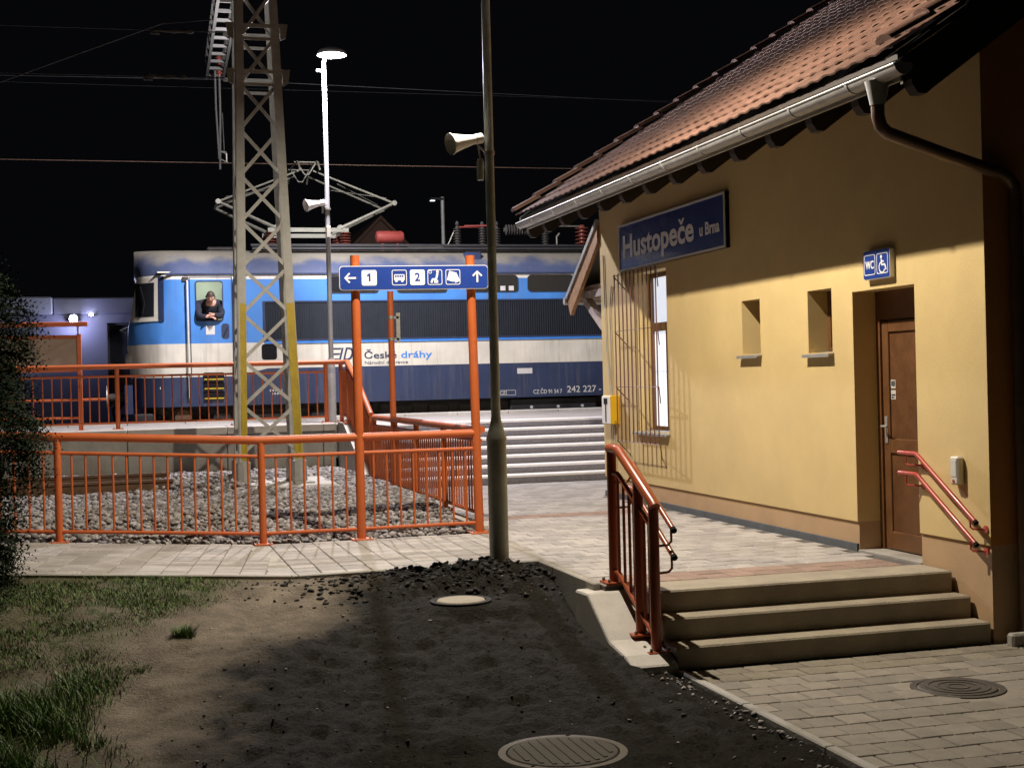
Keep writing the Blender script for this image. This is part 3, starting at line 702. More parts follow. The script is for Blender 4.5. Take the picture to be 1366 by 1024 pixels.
# ------------------------------------------------------------------ station building
WX, Y0, Y1 = 5.8, 8.45, 16.55
SB = thing('station_building', (9.3, 12.5, ZL), 'small yellow plastered station building with a red tiled roof', 'building')
DOOR = (9.35, 10.285, 0., 2.13); WBIG = (14.36, 15.36, .84, 2.68); W1 = (12.02, 12.42, 1.665, 2.185); W2 = (10.635, 11.065, 1.645, 2.19)
holes = [DOOR, WBIG, W1, W2]; PT_ = .235
ev = 3.98
b = MB(); Pw = lambda u, v, d: (WX+d, u, v)
wallgrid(b, [Y0, Y1]+[h[0] for h in holes]+[h[1] for h in holes], [PT_, ev]+[h[2] for h in holes if h[2] > PT_]+[h[3] for h in holes], [(h[0], h[1], max(h[2], PT_), h[3]) for h in holes[:1]]+holes[1:], Pw, .26)
for ya, yb in ((Y0, DOOR[0]), (DOOR[1], Y1)): b.add([(WX, ya, PT_), (WX, yb, PT_), (WX+.015, yb, PT_), (WX+.015, ya, PT_)], [(0, 1, 2, 3)])
wall = b.build('wall', 'plaster', SB, 0)
b = MB(); Pp = lambda u, v, d: (WX+.015+d, u, v)
wallgrid(b, [Y0+.015, Y1-.015, DOOR[0], DOOR[1]], [ZL-.1, 0., PT_], [(DOOR[0], DOOR[1], 0, PT_)], Pp, .245)
b.build('plinth', 'plinth', SB, 0)
b = MB(); b.box(WX-.006, WX+.02, DOOR[1]+.01, Y1, -.05, .052); b.build('base_strip', 'bitumen', SB, 0)
RW = 13.0; RS = .645; XE, ZE = 4.86, 3.575               # eave line and roof slope
XR = (XE+ (2*RW+1.6-WX-.6))/2; XR = 9.45; ZR = ZE+RS*(XR-XE)
rz_ = lambda x: ZE+RS*(x-XE) if x < XR else ZR-RS*(x-XR)
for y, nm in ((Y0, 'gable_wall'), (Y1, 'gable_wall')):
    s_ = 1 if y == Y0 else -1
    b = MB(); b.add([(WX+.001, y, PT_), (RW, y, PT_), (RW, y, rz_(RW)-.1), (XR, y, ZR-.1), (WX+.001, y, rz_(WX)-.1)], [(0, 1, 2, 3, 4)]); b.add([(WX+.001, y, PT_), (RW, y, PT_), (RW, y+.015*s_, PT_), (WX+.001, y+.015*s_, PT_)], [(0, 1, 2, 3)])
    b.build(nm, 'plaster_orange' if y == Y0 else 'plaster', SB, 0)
    b = MB(); b.add([(WX+.016, y+.015*s_, ZL-.1), (RW, y+.015*s_, ZL-.1), (RW, y+.015*s_, PT_), (WX+.016, y+.015*s_, PT_)], [(0, 1, 2, 3)]); b.build('plinth', 'plinth', SB, 0)
b = MB(); b.add([(RW, Y0, ZL), (RW, Y1, ZL), (RW, Y1, rz_(RW)), (RW, Y0, rz_(RW))], [(0, 1, 2, 3)]); b.build('wall', 'plaster', SB, 0)

# roof: boarded deck, tiles, verges
RY0, RY1 = 7.97, 17.0
b = MB(); n_ = V((-RS, 0, 1)).normalized()
prof = [(XE+.02, ZE-.02), (XR, ZR-.02), (2*XR-XE-.02, ZE-.02), (2*XR-XE-.02, ZE-.06), (XR, ZR-.07), (XE+.02, ZE-.06)]
b.prism([(x, RY0+.03, z-.02) for x, z in prof], (0, RY1-RY0-.06, 0)); roof = b.build('roof', 'wood_dark', SB, 0)
SL = math.hypot(1, RS); uv_up = V((1/SL, 0, RS/SL)); TW, TE = .2007, .335
def tile_mesh():
    t = MB(); N = 8; vs = []; L_ = TE+.05
    pr = lambda k: (0, .001, .006, .011, .012, .011, .006, .001, 0)[k]
    for a in (0., L_):
        for k in range(N+1): vs.append(V((0, -TW/2+TW*k/N, 0))+uv_up*a+n_*(pr(k)+(.022 if a == 0 else .002)))
    for k in range(N+1): vs.append(V((0, -TW/2+TW*k/N, 0))+n_*(pr(k)+.009))
    fs = [(k, k+1, N+1+k+1, N+1+k) for k in range(N)]+[(2*N+2+k, 2*N+3+k, k+1, k) for k in range(N)]
    t.add(vs, fs); return t
tm = tile_mesh(); tmesh = tm.mesh('tile', 'tile', V(), 40)
tiles = []
nrow = int((XR-XE)*SL/TE)+1
for r in range(nrow):
    for c in range(45 if r % 2 == 0 else 44):
        p = V((XE-.01, RY0+.02+TW/2+c*TW+(TW/2 if r % 2 else 0), ZE-.02))+uv_up*(r*TE); tiles.append(p)
vis = sorted([p for p in tiles if inview(p, 30)], key=lambda p: proj(p)[2]); keep = set(id(p) for p in vis[:300]); rest = MB()
for p in tiles:
    jit = V((0, random.uniform(-.004, .004), random.uniform(-.003, .003)))
    if id(p) in keep:
        o = bpy.data.objects.new('tile', tmesh); COL.objects.link(o); o.parent = roof; o.location = p+jit-WL[roof]
    else: rest.add([v+p+jit for v in tm.v], tm.f)
setp(rest.build('upper_tiles', 'tile', roof, 40), kind='stuff')
b = MB()
for r in range(nrow+1):
    pass
b.prism([(XR, RY0+.02, ZR), (2*XR-XE, RY0+.02, ZE), (2*XR-XE, RY0+.02, ZE+.04), (XR, RY0+.02, ZR+.04)], (0, RY1-RY0-.04, 0)); b.build('rear_slope', 'tile', roof, 0)
for yv in (RY0+.055, RY1-.055):                          # half-round verge tiles overlapping up the slope
    for r in range(nrow):
        a = V((XE-.03, yv, ZE-.01))+uv_up*(r*TE); t = MB(); L_ = TE+.04; sec = []
        for k in range(7):
            th = math.pi*k/6; sec.append((math.cos(th)*.10, math.sin(th)*.05))
        vs = [a+V((0, u, 0))+n_*(v+.055) for u, v in sec]+[a+uv_up*L_+V((0, u, 0))+n_*(v+.022) for u, v in sec]
        t.add(vs, [(k, k+1, 8+k, 7+k) for k in range(6)]+[tuple(range(7))[::-1], tuple(range(7, 14))]); t.build('verge_tile', 'tile', roof, 40)
b = MB(); b.tube([(XR, RY0-.05, ZR+.02), (XR, RY1+.05, ZR+.02)], .11, 12); b.build('ridge', 'tile', roof)
for yv in (RY0+.02, RY1-.05):
    b = MB(); b.prism([(XE+.05, yv, ZE-.07), (XR, yv, ZR-.07), (XR, yv, ZR-.24), (XE+.05, yv, ZE-.24)], (0, .03, 0)); b.build('barge_board', 'wood_dark', roof, 0)
# eave: rafters, fascia, gutter, downpipe
y = 8.02
while y < 16.98:
    pr = [(5.02, 3.45), (WX+.25, 3.45+RS*(WX+.25-5.02)), (WX+.25, 3.29+RS*(WX+.25-5.02)), (5.16, 3.33), (5.10, 3.285), (5.04, 3.285), (5.0, 3.34), (4.985, 3.40)]
    b = MB(); b.prism([(x, y, z) for x, z in pr], (0, .1, 0)); b.build('rafter', 'wood_dark', SB, 0); y += .688
b = MB(); b.box(4.955, 4.98, RY0+.05, RY1-.05, 3.38, 3.53); b.build('fascia', 'zinc', SB, 0)
GX, GZ, GR = 4.905, 3.46, .068
def gutter_strip(y0, y1, r, a0=180, a1=360, th=.004):
    g = MB(); N = 10; rows_ = []
    for y in (y0, y1):
        for rr_ in (r, r-th):
            for k in range(N+1):
                t = math.radians(a0+(a1-a0)*k/N); g.v.append(V((GX+rr_*math.cos(t), y, GZ+rr_*math.sin(t))))
    n = N+1
    for k in range(N): g.f += [(k, k+1, 2*n+k+1, 2*n+k), (n+k+1, n+k, 3*n+k, 3*n+k+1), (k, n+k, n+k+1, k+1), (2*n+k, 2*n+k+1, 3*n+k+1, 3*n+k)]
    for k in (0, N): g.f.append((k, 2*n+k, 3*n+k, n+k))
    return g
g = gutter_strip(RY0, RY1, GR); g.tube([(GX-GR, RY0, GZ), (GX-GR, RY1, GZ)], .009, 8)
for y in (RY0, RY1): g.lathe([(GR, -.002), (GR, .002)], (GX, y, GZ), (0, 1, 0), 20)
g.v = [V((v.x, v.y, min(v.z, GZ+.01))) for v in g.v]; gut = g.build('gutter', 'zinc', SB)
y = 8.6
while y < 17:
    g = gutter_strip(y-.014, y+.014, GR+.006, 172, 368, .006); g.build('gutter_bracket', 'zinc', gut); y += .86
g = MB(); g.lathe([(.085, 0), (.075, -.04), (.05, -.16)], (GX, 8.30, GZ-.045), seg=16); g.build('gutter_outlet', 'zinc', gut)
d = MB(); d.tube([(GX, 8.30, 3.34), (GX, 8.30, 3.18), (GX+.02, 8.30, 3.115), (GX+.07, 8.305, 3.075), (5.4, 8.34, 2.955), (5.88, 8.37, 2.83), (5.95, 8.375, 2.80), (6.005, 8.38, 2.74), (6.015, 8.38, 2.65), (6.015, 8.38, ZL)], .045, 14); dp = d.build('downpipe', 'copper_brown', SB)
for z in (2.5, 1.0):
    d = MB(); d.lathe([(.051, 0), (.051, .03)], (6.015, 8.38, z)); d.build('pipe_clip', 'copper_brown', dp)

# door
DX = WX+.24
dr = MB(); y0, y1, z1 = DOOR[0], DOOR[1], DOOR[3]
for a in ((y0, y0+.06, 0, z1), (y1-.06, y1, 0, z1), (y0+.06, y1-.06, z1-.24, z1)): dr.box(DX-.03, DX+.05, a[0]+.001, a[1]-.001, a[2]+.004, a[3]-.001)
door = dr.build('door', 'door_brown', SB, 0); setp(door, 'brown wooden toilet door set in a deep reveal')
b = MB(); b.cbox(DX+.0, DX+.045, y0+.065, y1-.065, .012, z1-.245, .004); b.build('leaf', 'door_panel', door, 0)
b = MB()
for a in ((y0+.066, y0+.16, .013, z1-.247), (y1-.16, y1-.066, .013, z1-.247), (y0+.16, y1-.16, .013, .16), (y0+.16, y1-.16, .80, .92), (y0+.16, y1-.16, z1-.34, z1-.247)): b.cbox(DX-.016, DX+.002, a[0], a[1], a[2], a[3], .005)
b.build('stiles', 'door_brown', door, 0)
b = MB(); b.cbox(DX-.024, DX-.017, y1-.135, y1-.095, .88, 1.10, .002); b.tube([(DX-.017, y1-.115, 1.02), (DX-.07, y1-.115, 1.02), (DX-.075, y1-.13, 1.02), (DX-.075, y1-.22, 1.02)], .009, 8); b.lathe([(.009, 0), (.009, .006)], (DX-.017, y1-.115, .93), (-1, 0, 0), 10)
b.build('handle', 'zinc', door)
pd = Plane((DX-.0005, y1-.17, 1.3), (0, -1, 0), (0, 0, 1))
b = MB(); pd.rect(b, 0, .07, .03, .10, .0, .002); pd.rect(b, 0, .07, -.06, .015, .0, .002); nt_ = b.build('door_notice', 'sign_grey', door, 0)
b = MB(); pd.rect(b, .008, .03, .05, .09, .002, .003); pd.rect(b, .036, .06, .045, .092, .002, .003); pd.rect(b, .008, .062, -.03, -.018, .002, .003); pd.rect(b, .008, .05, -.05, -.04, .002, .003); b.build('notice_print', 'black_metal', door, 0)
b = MB(); b.box(WX+.0, WX+.26, y0, y1, -.1, .004); b.build('threshold', 'concrete', door, 0)

# windows
def window(hole, label, lit=False, transom=None, fx=WX+.19):
    y0, y1, z0, z1 = hole; f = .055 if lit else .05
    b = MB(); 
    for a in ((y0, y0+f, z0, z1), (y1-f, y1, z0, z1), (y0+f, y1-f, z0, z0+f), (y0+f, y1-f, z1-f, z1)): b.cbox(fx, fx+.06, a[0]+.001, a[1]-.001, a[2]+.001, a[3]-.001, .006)
    if transom: b.cbox(fx, fx+.06, y0+f, y1-f, transom-.05, transom+.05, .006); b.cbox(fx+.005, fx+.055, (y0+y1)/2-.04, (y0+y1)/2+.04, z0+f, transom-.05, .006)
    w = b.build('window', 'door_brown', SB, 0); setp(w, label)
    if not transom:
        b = MB()
        for a in ((y0+f, y0+f+.035, z0+f, z1-f), (y1-f-.035, y1-f, z0+f, z1-f), (y0+f+.035, y1-f-.035, z0+f, z0+f+.035), (y0+f+.035, y1-f-.035, z1-f-.035, z1-f)): b.cbox(fx+.012, fx+.05, *a, .004)
        b.build('sash', 'door_brown', w, 0)
    b = MB(); b.box(fx+.035, fx+.04, y0+f*.5, y1-f*.5, z0+f*.5, z1-f*.5); b.build('pane', 'curtain' if lit else 'glass_dark', w, 0)
    b = MB(); b.prism([(WX-.055, y0-.025, z0-.028), (fx, y0-.025, z0+.006), (fx, y0-.025, z0+.012), (WX-.05, y0-.025, z0-.012), (WX-.058, y0-.025, z0-.014), (WX-.058, y0-.025, z0-.040), (WX-.055, y0-.025, z0-.040)], (0, y1-y0+.05, 0)); b.build('sill', 'zinc', w, 0)
    return w
wb = window(WBIG, 'tall lit window with brown frame behind an iron grille', True, 2.05)
b = MB()
for k in range(26):
    y = WBIG[0]+.06+k*(.88/25); b.tube([(WX+.245+.012*math.sin(k*1.7), y, WBIG[2]+.06), (WX+.245+.012*math.sin(k*1.7+.3), y, WBIG[3]-.06)], .017, 6, False)
window(W1, 'small deep-set window with zinc sill beside the station name sign'); window(W2, 'small deep-set window with zinc sill beside the toilet door')
gr = thing('window_grille', (WX, 14.9, .72), 'rusty brown iron basket grille over the tall lit window', 'grille')
gx = WX-.15; ga, gb = 14.27, 15.66
for k in range(11):
    y = ga+.03+(gb-ga-.06)*k/10; t = MB(); t.tube([(gx, y, .72), (gx, y, 2.70)], .0075, 6); t.build('bar', 'grille_iron', gr)
for z in (.72, 1.36, 2.02, 2.68):
    t = MB(); t.tube([(WX+.01, ga+.36, z-.19), (gx, ga, z), (gx, gb, z), (WX+.01, gb-.05, z-.19)], .0065, 6); t.build('cross_bar', 'grille_iron', gr)

# things on the wall
sg = thing('station_name_sign', (WX-.02, 14.2, 2.73), 'dark blue station name sign with white lettering high on the yellow wall', 'sign')
ps_ = Plane((WX-.045, 15.71, 2.735), (0, -1, 0), (0, 0, 1)); sw, sh = 3.06, .553
o = MB(); ps_.rect(o, 0, sw, 0, sh, -.045, 0); bd2 = o.build('panel', 'sign_navy', sg, 0)
o = MB()
for a in ((0, sw, 0, .022), (0, sw, sh-.022, sh), (0, .022, .022, sh-.022), (sw-.022, sw, .022, sh-.022)): ps_.rect(o, *a, -.046, .012)
o.build('frame', 'sign_grey', sg, 0)
text('Hustopeče', ps_, .14, .155, .255, 'sign_white', sg, width=2.13, bold=.026); text('u Brna', ps_, 2.42, .175, .125, 'sign_white', sg, width=.50, bold=.024)
wc = thing('toilet_sign', (WX-.03, 9.81, 2.2), 'small blue toilet sign with wheelchair pictogram above the door', 'sign')
pw = Plane((WX-.045, 10.015, 2.205), (0, -1, 0), (0, 0, 1)); o = MB(); pw.poly(o, rr(0, .4, 0, .232, .02), -.045, 0); o.build('board', 'sign_white', wc, 0)
o = MB(); pw.poly(o, rr(.005, .395, .005, .227, .018), 0, .003); o.build('face', 'sign_blue', wc, 0)
o = MB()
for a in (.02, .21): pw.ring(o, rr(a, a+.168, .035, .197, .02), rr(a+.006, a+.162, .041, .191, .016), .003, .005)
c = .29
pw.poly(o, circ(c-.01, .168, .014), .003, .005); pw.poly(o, stroke([(c-.008, .15), (c-.002, .105), (c+.042, .105), (c+.062, .062)], .017), .003, .005); pw.poly(o, stroke([(c-.005, .13), (c+.03, .13)], .012), .0031, .0052)
arc = [(c+.0+.042*math.cos(math.radians(t)), .085+.042*math.sin(math.radians(t))) for t in range(110, 340, 12)]; pw.poly(o, stroke(arc, .011), .0032, .0053)
o.build('pictogram', 'sign_white', wc, 0); text('WC', pw, .104, .085, .062, 'sign_white', wc, width=.125, bold=.02, align='CENTER', d=.004)
ic = thing('intercom', (WX, 8.80, .62), 'small pale call box on the wall beside the red handrails', 'call box')
b = MB(); b.cbox(WX-.06, WX, 8.745, 8.845, .64, .845, .012); b.build('housing', 'cover_plastic', ic, 0); b = MB(); b.cbox(WX-.063, WX-.059, 8.76, 8.83, .70, .82, .001); b.build('face_plate', 'sign_grey', ic, 0); b = MB(); b.lathe([(.012, 0), (.012, .006)], (WX-.06, 8.795, .668), (-1, 0, 0), 12); b.build('button', 'red_rail', ic)
tv = thing('ticket_validator', (WX, 16.1, .9), 'yellow ticket stamping machine on the corner of the station wall', 'machine')
b = MB(); b.cbox(WX-.115, WX, 15.95, 16.27, .90, 1.255, .012); b.build('housing', 'yellow_box', tv, 0)
b = MB(); b.cbox(WX-.127, WX-.114, 15.97, 16.255, .91, 1.245, .004); fp = b.build('front_plate', 'sign_white', tv, 0)
b = MB(); b.cbox(WX-.133, WX-.126, 16.05, 16.17, 1.15, 1.22, .002); b.cbox(WX-.132, WX-.126, 16.095, 16.125, .93, 1.15, .001); b.build('slot', 'black', tv, 0)
b = MB(); b.bar((WX-.03, 15.949, .925), (WX-.03, 15.949, .965), .012, .002); b.bar((WX-.06, 15.949, .92), (WX-.06, 15.949, .945), .03, .002); b.build('mark', 'black', tv, 0)
b = MB(); b.tube([(WX-.012, 16.40, 3.0), (WX-.012, 16.36, 1.9), (WX-.012, 16.24, 1.26)], .007, 6); b.tube([(WX-.012, 16.12, 2.6), (WX-.012, 16.20, 2.3), (WX-.012, 16.18, 1.26)], .007, 6); b.tube([(WX-.012, 16.24, .9), (WX-.012, 16.24, .1)], .007, 6); b.tube([(WX-.012, 16.12, .9), (WX-.012, 16.12, .1)], .007, 6)
b.build('cable', 'zinc', tv)
for dz, lb in ((0, 'upper red wall handrail beside the entrance steps'), (-.155, 'lower red wall handrail beside the entrance steps')):
    hx = WX-.075; h = thing('wall_handrail', (hx, 9.0, .6+dz), lb, 'handrail', 'wall handrails of the steps')
    t = MB(); t.tube([(hx, 9.50, .845+dz), (hx, 9.27, .845+dz), (hx, 9.24, .835+dz), (hx, 8.52, .40+dz)], .0175, 12); t.build('rail', 'red_rail', h)
    c = MB(); c.tube([(hx, 8.523, .402+dz), (hx, 8.505, .391+dz)], .019, 12); c.build('end_cap', 'black', h)
    for y, z in ((9.40, .845), (8.58, .436)):
        yb = 9.28 if y > 9 else 8.5; t = MB(); t.tube([(hx, y, z-.01+dz), (hx, y, z-.08+dz), (hx+.01, y-.02, z-.092+dz), (WX, yb, z-.092+dz)], .0075, 8); t.lathe([(.028, 0), (.028, .008)], (WX-.001, yb, z-.092+dz), (-1, 0, 0), 12); t.build('bracket', 'red_rail', h)
for k in range(3):
    b = MB(); b.cbox(5.84+k*.9, 6.73+k*.9, 8.28, 8.36, ZL-.1, ZL+.09, .015); setp(b.build('kerb_stone', 'concrete', None, 0), 'concrete kerb stone along the foot of the dark orange gable wall', 'kerb', 'kerb stones at the gable')

# small lean-to canopy on the platform side
cn = thing('lean_to_canopy', (7.5, 17.2, 2.4), 'small sloping timber canopy on the platform side of the station', 'canopy')
c0, c1 = (16.56, 3.40), (17.86, 2.52)
b = MB(); b.prism([(WX-.05, c0[0], c0[1]), (WX-.05, c1[0], c1[1]), (WX-.05, c1[0], c1[1]+.07), (WX-.05, c0[0], c0[1]+.07)], (5, 0, 0)); b.build('roof_sheet', 'zinc', cn, 0)
b = MB(); b.prism([(WX-.03, c0[0], c0[1]-.004), (WX-.03, c1[0]-.03, c1[1]-.004), (WX-.03, c1[0]-.14, c1[1]-.20), (WX-.03, c0[0], c0[1]-.22)], (.05, 0, 0)); b.build('barge_board', 'wood_pale', cn, 0)
for x in (6.5, 7.4, 8.3, 9.2, 10.1):
    b = MB(); b.prism([(x, c0[0], c0[1]-.01), (x, c1[0]-.05, c1[1]-.01), (x, c1[0]-.08, c1[1]-.12), (x, c0[0], c0[1]-.13)], (.08, 0, 0)); b.build('rafter', 'wood_pale', cn, 0)
b = MB(); b.box(WX+.03, 10.7, 17.42, 17.54, 2.52, 2.66); b.build('purlin', 'wood_board', cn, 0)
for x in (WX+.12, 9.4):
    b = MB(); b.bar((x, 16.56, 2.02), (x, 17.47, 2.52), .1, .1); b.build('brace', 'wood_board', cn, 0); b = MB(); b.bar((x, 16.56, 2.57), (x, 17.6, 2.57), .09, .09); b.build('tie_beam', 'wood_board', cn, 0)
b = MB(); b.box(WX+.1, 10.6, 16.6, 17.75, 2.665, 2.685); b.build('soffit_board', 'wood_board', cn, 0)
g = MB(); g.tube([(WX-.06, c1[0]+.03, c1[1]-.0), (10.8, c1[0]+.03, c1[1]-.0)], .05, 12); g.build('gutter', 'zinc', cn)

# ------------------------------------------------------------------ street lamp pole in front of the station
pl_ = thing('lamp_pole', (2.855, 10.79, -.1), 'dark stepped steel lamp pole standing in the dark soil heap by the path', 'lamp')
px_, py_ = 2.862, 10.79
b = MB(); b.lathe([(.078, 0), (.078, 1.10), (.074, 1.13)], (px_, py_, -.12), seg=24); b.build('base_tube', 'pole_paint', pl_)
b = MB(); b.lathe([(.082, 0), (.083, .02), (.06, .10), (.042, .17), (.038, .2)], (px_, py_, .99), seg=24); b.build('collar', 'pole_paint', pl_)
b = MB(); b.lathe([(.038, 0), (.036, 2), (.033, 4.1)], (px_, py_, 1.15), seg=18); b.build('shaft', 'pole_paint', pl_)
LX, LY, LZ = LAMP_POLE['pos']
b = MB(); b.lathe([(.033, 0), (.02, .03), (.008, .06), (.007, .58)], (px_, py_, 5.24), seg=10); b.build('stem', 'pole_paint', pl_)
def luminaire(parent, c, r, h, skirt, m, glow, power, color, rad):
    cx, cy, cz = c
    b = MB(); N = 24; prof = [(r, -skirt), (r, .03), (r*.8, h*.7), (r*.35, h), (.02, h+.005), (.02, h-.01), (r*.35, h-.01), (r*.8-.012, h*.7-.012), (r-.012, .03), (r-.012, -skirt)]
    vs = []; fs = []
    for q, z in prof:
        for k in range(N):
            t = 2*math.pi*k/N; vs.append((cx+q*math.cos(t), cy+q*math.sin(t), cz+z))
    for i in range(len(prof)):
        j = (i+1) % len(prof)
        for k in range(N): fs.append((i*N+k, i*N+(k+1) % N, j*N+(k+1) % N, j*N+k))
    b.add(vs, fs); hd = b.build('lamp_head', m, parent)
    b = MB(); b.lathe([(.02, .0), (r*.45, .005), (r*.5, .02), (r*.4, .04), (.02, .05)], (cx, cy, cz+.02), seg=20); b.build('bulb', glow, hd)
    l = bpy.data.lights.new('lamp_light', 'POINT'); l.energy = power; l.color = color; l.shadow_soft_size = rad
    lo = bpy.data.objects.new('lamp_light', l); COL.objects.link(lo); lo.parent = hd; lo.location = V((cx, cy, cz-(.035 if skirt > .05 else .155)))-WL[hd]
    return hd
luminaire(pl_, (LX, LY, LZ+.035), .25, .12, .09, 'pole_paint', 'lamp_glow_warm', LAMP_POLE['power'], LAMP_POLE['color'], .045)
def hornspk(parent, c, d, s=1., m='white_paint'):
    """horn loudspeaker: flared horn, driver, bracket; d points to the mouth"""
    c, d = V(c), V(d).normalized()
    b = MB(); b.lathe([(.035*s, 0), (.04*s, .03*s), (.052*s, .10*s), (.075*s, .20*s), (.088*s, .225*s), (.088*s, .232*s), (.072*s, .205*s), (.04*s, .10*s), (.02*s, .06*s)], c, d, 20); h = b.build('horn', m, parent)
    b = MB(); b.lathe([(.03*s, -.07*s), (.042*s, -.06*s), (.042*s, 0), (.035*s, .002*s)], c, d, 16); b.build('driver', m, parent)
    return h
hs = thing('loudspeaker', (px_-.1, py_, 3.2), 'pale horn loudspeaker clamped to the dark lamp pole', 'loudspeaker')
hornspk(hs, (px_-.13, py_-.06, 3.40), (-.92, -.25, -.22), 1.0, 'white_paint')
b = MB(); b.bar((px_-.10, py_-.03, 3.36), (px_-.03, py_-.02, 3.30), .02, .012); b.lathe([(.043, 0), (.043, .03)], (px_, py_, 3.29), seg=16); b.tube([(px_-.10, py_-.03, 3.37), (px_-.085, py_-.03, 3.25)], .007, 6); b.build('bracket', 'galv', hs)
b = MB(); b.lathe([(.026, 0), (.03, .02), (.03, .14), (.02, .17)], (px_-.085, py_-.03, 3.08), seg=12); b.build('transformer', 'pole_paint', hs)

# ------------------------------------------------------------------ lit platform lamp
qx, qy = 3.26, 22.75; pp = thing('lamp_post', (qx, qy, PZ), 'slim pale platform lamp post with a brightly lit head', 'lamp')
b = MB(); b.lathe([(.065, 0), (.065, 1.0), (.05, 1.06)], (qx, qy, PZ), seg=18); b.build('base_tube', 'lamp_post', pp)
b = MB(); b.lathe([(.042, 0), (.036, 4.7)], (qx, qy, PZ+1.05), seg=18); b.build('shaft', 'lamp_post', pp)
ax, ay, az = LAMP_PLATFORM['pos']
b = MB(); b.tube([(qx, qy, 6.55), (qx, qy, 6.76), (qx+.02, qy-.06, 6.85), (qx+.06, qy-.2, 6.88), (ax, ay+.05, az+.14)], .028, 10); b.tube([(qx, qy, 6.62), (qx-.12, qy, 6.62)], .018, 8); b.build('arm', 'lamp_post', pp)
hd = luminaire(pp, (ax, ay, az+.09), .23, .10, .02, 'lamp_post', 'lamp_glow', LAMP_PLATFORM['power'], LAMP_PLATFORM['color'], .10)
b = MB(); b.lathe([(.02, -.075), (.08, -.065), (.13, -.03), (.14, 0), (.12, .004)], (ax, ay, az+.115), seg=20); b.build('globe', 'lamp_glow', hd)
b = MB(); b.cbox(qx-.035, qx+.035, qy-.10, qy-.05, 3.88, 4.06, .006); b.build('junction_box', 'cover_plastic', pp, 0)
h2 = thing('loudspeaker', (qx-.15, qy, 4.3), 'pale horn loudspeaker on the slim platform lamp post', 'loudspeaker')
hornspk(h2, (qx-.12, qy-.05, 4.44), (-.93, -.3, -.2), 1.15)
b = MB(); b.tube([(qx-.1, qy-.04, 4.42), (qx, qy, 4.36)], .014, 8); b.lathe([(.055, 0), (.055, .03)], (qx, qy, 4.34), seg=16); b.tube([(qx-.08, qy-.03, 4.4), (qx-.08, qy-.03, 4.28)], .02, 8); b.build('bracket', 'galv', h2)

# ------------------------------------------------------------------ lattice mast
MZ = .30; MT = 8.4
mast = thing('catenary_mast', (1.8, 18.6, .1), 'tall steel lattice overhead line mast with yellow painted feet', 'mast')
b = MB(); b.cbox(1.02, 2.62, 17.75, 19.45, -.3, .2, .03); b.build('footing', 'concrete_pale', mast, 0)
def lg(sx, sy, z):
    t = (z-MZ)/(6.47-MZ); hx = .41+(-.145)*t; hy = .40-.14*t; cx = 1.80-.04*t
    return V((cx+sx*hx, 18.6+sy*hy, z))
def angle_iron(mb, p, q, sx, sy, w=.10, t=.012):
    p, q = V(p), V(q)
    for (ax_, w0) in ((V((-sx, 0, 0)), w), (V((0, -sy, 0)), w)):
        o = V((0, sy, 0))*t if ax_.x else V((sx, 0, 0))*t
        vs = [p, p+ax_*w0, p+ax_*w0+o*(-1 if False else 1), p+o]; ws = [a+(q-p) for a in vs]
        mb.add(vs+ws, [(0, 1, 2, 3), (7, 6, 5, 4), (0, 4, 5, 1), (1, 5, 6, 2), (2, 6, 7, 3), (3, 7, 4, 0)])
for sx in (-1, 1):
    for sy in (-1, 1):
        b = MB(); angle_iron(b, lg(sx, sy, .2), lg(sx, sy, MT), sx, sy); leg = b.build('leg', 'galv_old', mast, 0)
        if sy < 0:
            b = MB(); e = V((sx*.004+0, -.006, 0)); p, q = lg(sx, sy, .52)+e, lg(sx, sy, 2.55)+e; w = V((-sx*(.103 if sx > 0 else .08), 0, 0))
            if sx < 0: p = p+V((.022, 0, 0)); q = q+V((.022, 0, 0))
            b.prism([p, p+w, q+w, q], (0, -.006, 0)); b.build('yellow_band', 'yellow', leg, 0)
        f = lg(sx, sy, .2); b = MB(); b.cbox(f.x-.13, f.x+.13, f.y-.13, f.y+.13, .2, .225, .005); b.lathe([(.10, 0), (.095, .28), (.02, .3)], (f.x-sx*.05, f.y-sy*.05, .21), seg=8); b.build('foot', 'galv_old', mast, 0)
zz = .62; k = 0
while zz < MT-.3:
    z2 = min(zz+.60, MT-.05)
    for sy in (-1,):
        off = V((0, sy*.0-.016*sy, 0)); tag = 'brace'
        for sA in ((-1, 1) if sy < 0 else (1, -1)):
            b = MB(); dd = V((0, .012*sA, 0)); b.bar(lg(-1, sy, zz if sA < 0 else z2)+V((.05, 0, 0))-V((0, sy*.02, 0))+dd, lg(1, sy, z2 if sA < 0 else zz)+V((-.05, 0, 0))-V((0, sy*.02, 0))+dd, .012, .045, (0, 1, 0)) if False else b.bar(lg(-1, sy, zz if sA < 0 else z2)+V((.05, 0, 0))-V((0, sy*.02, 0))+dd, lg(1, sy, z2 if sA < 0 else zz)+V((-.05, 0, 0))-V((0, sy*.02, 0))+dd, .012, .045)
            b.build(tag, 'galv_old', mast, 0)
            if sy > 0: break
        if sy > 0: pass
    for sx in (-1, 1):
        b = MB(); u_ = k % 2; b.bar(lg(sx, -1 if u_ else 1, zz)-V((sx*.03, 0, 0)), lg(sx, 1 if u_ else -1, z2)-V((sx*.03, 0, 0)), .012, .028); b.build('brace', 'galv_old', mast, 0)
    zz += .60; k += 1
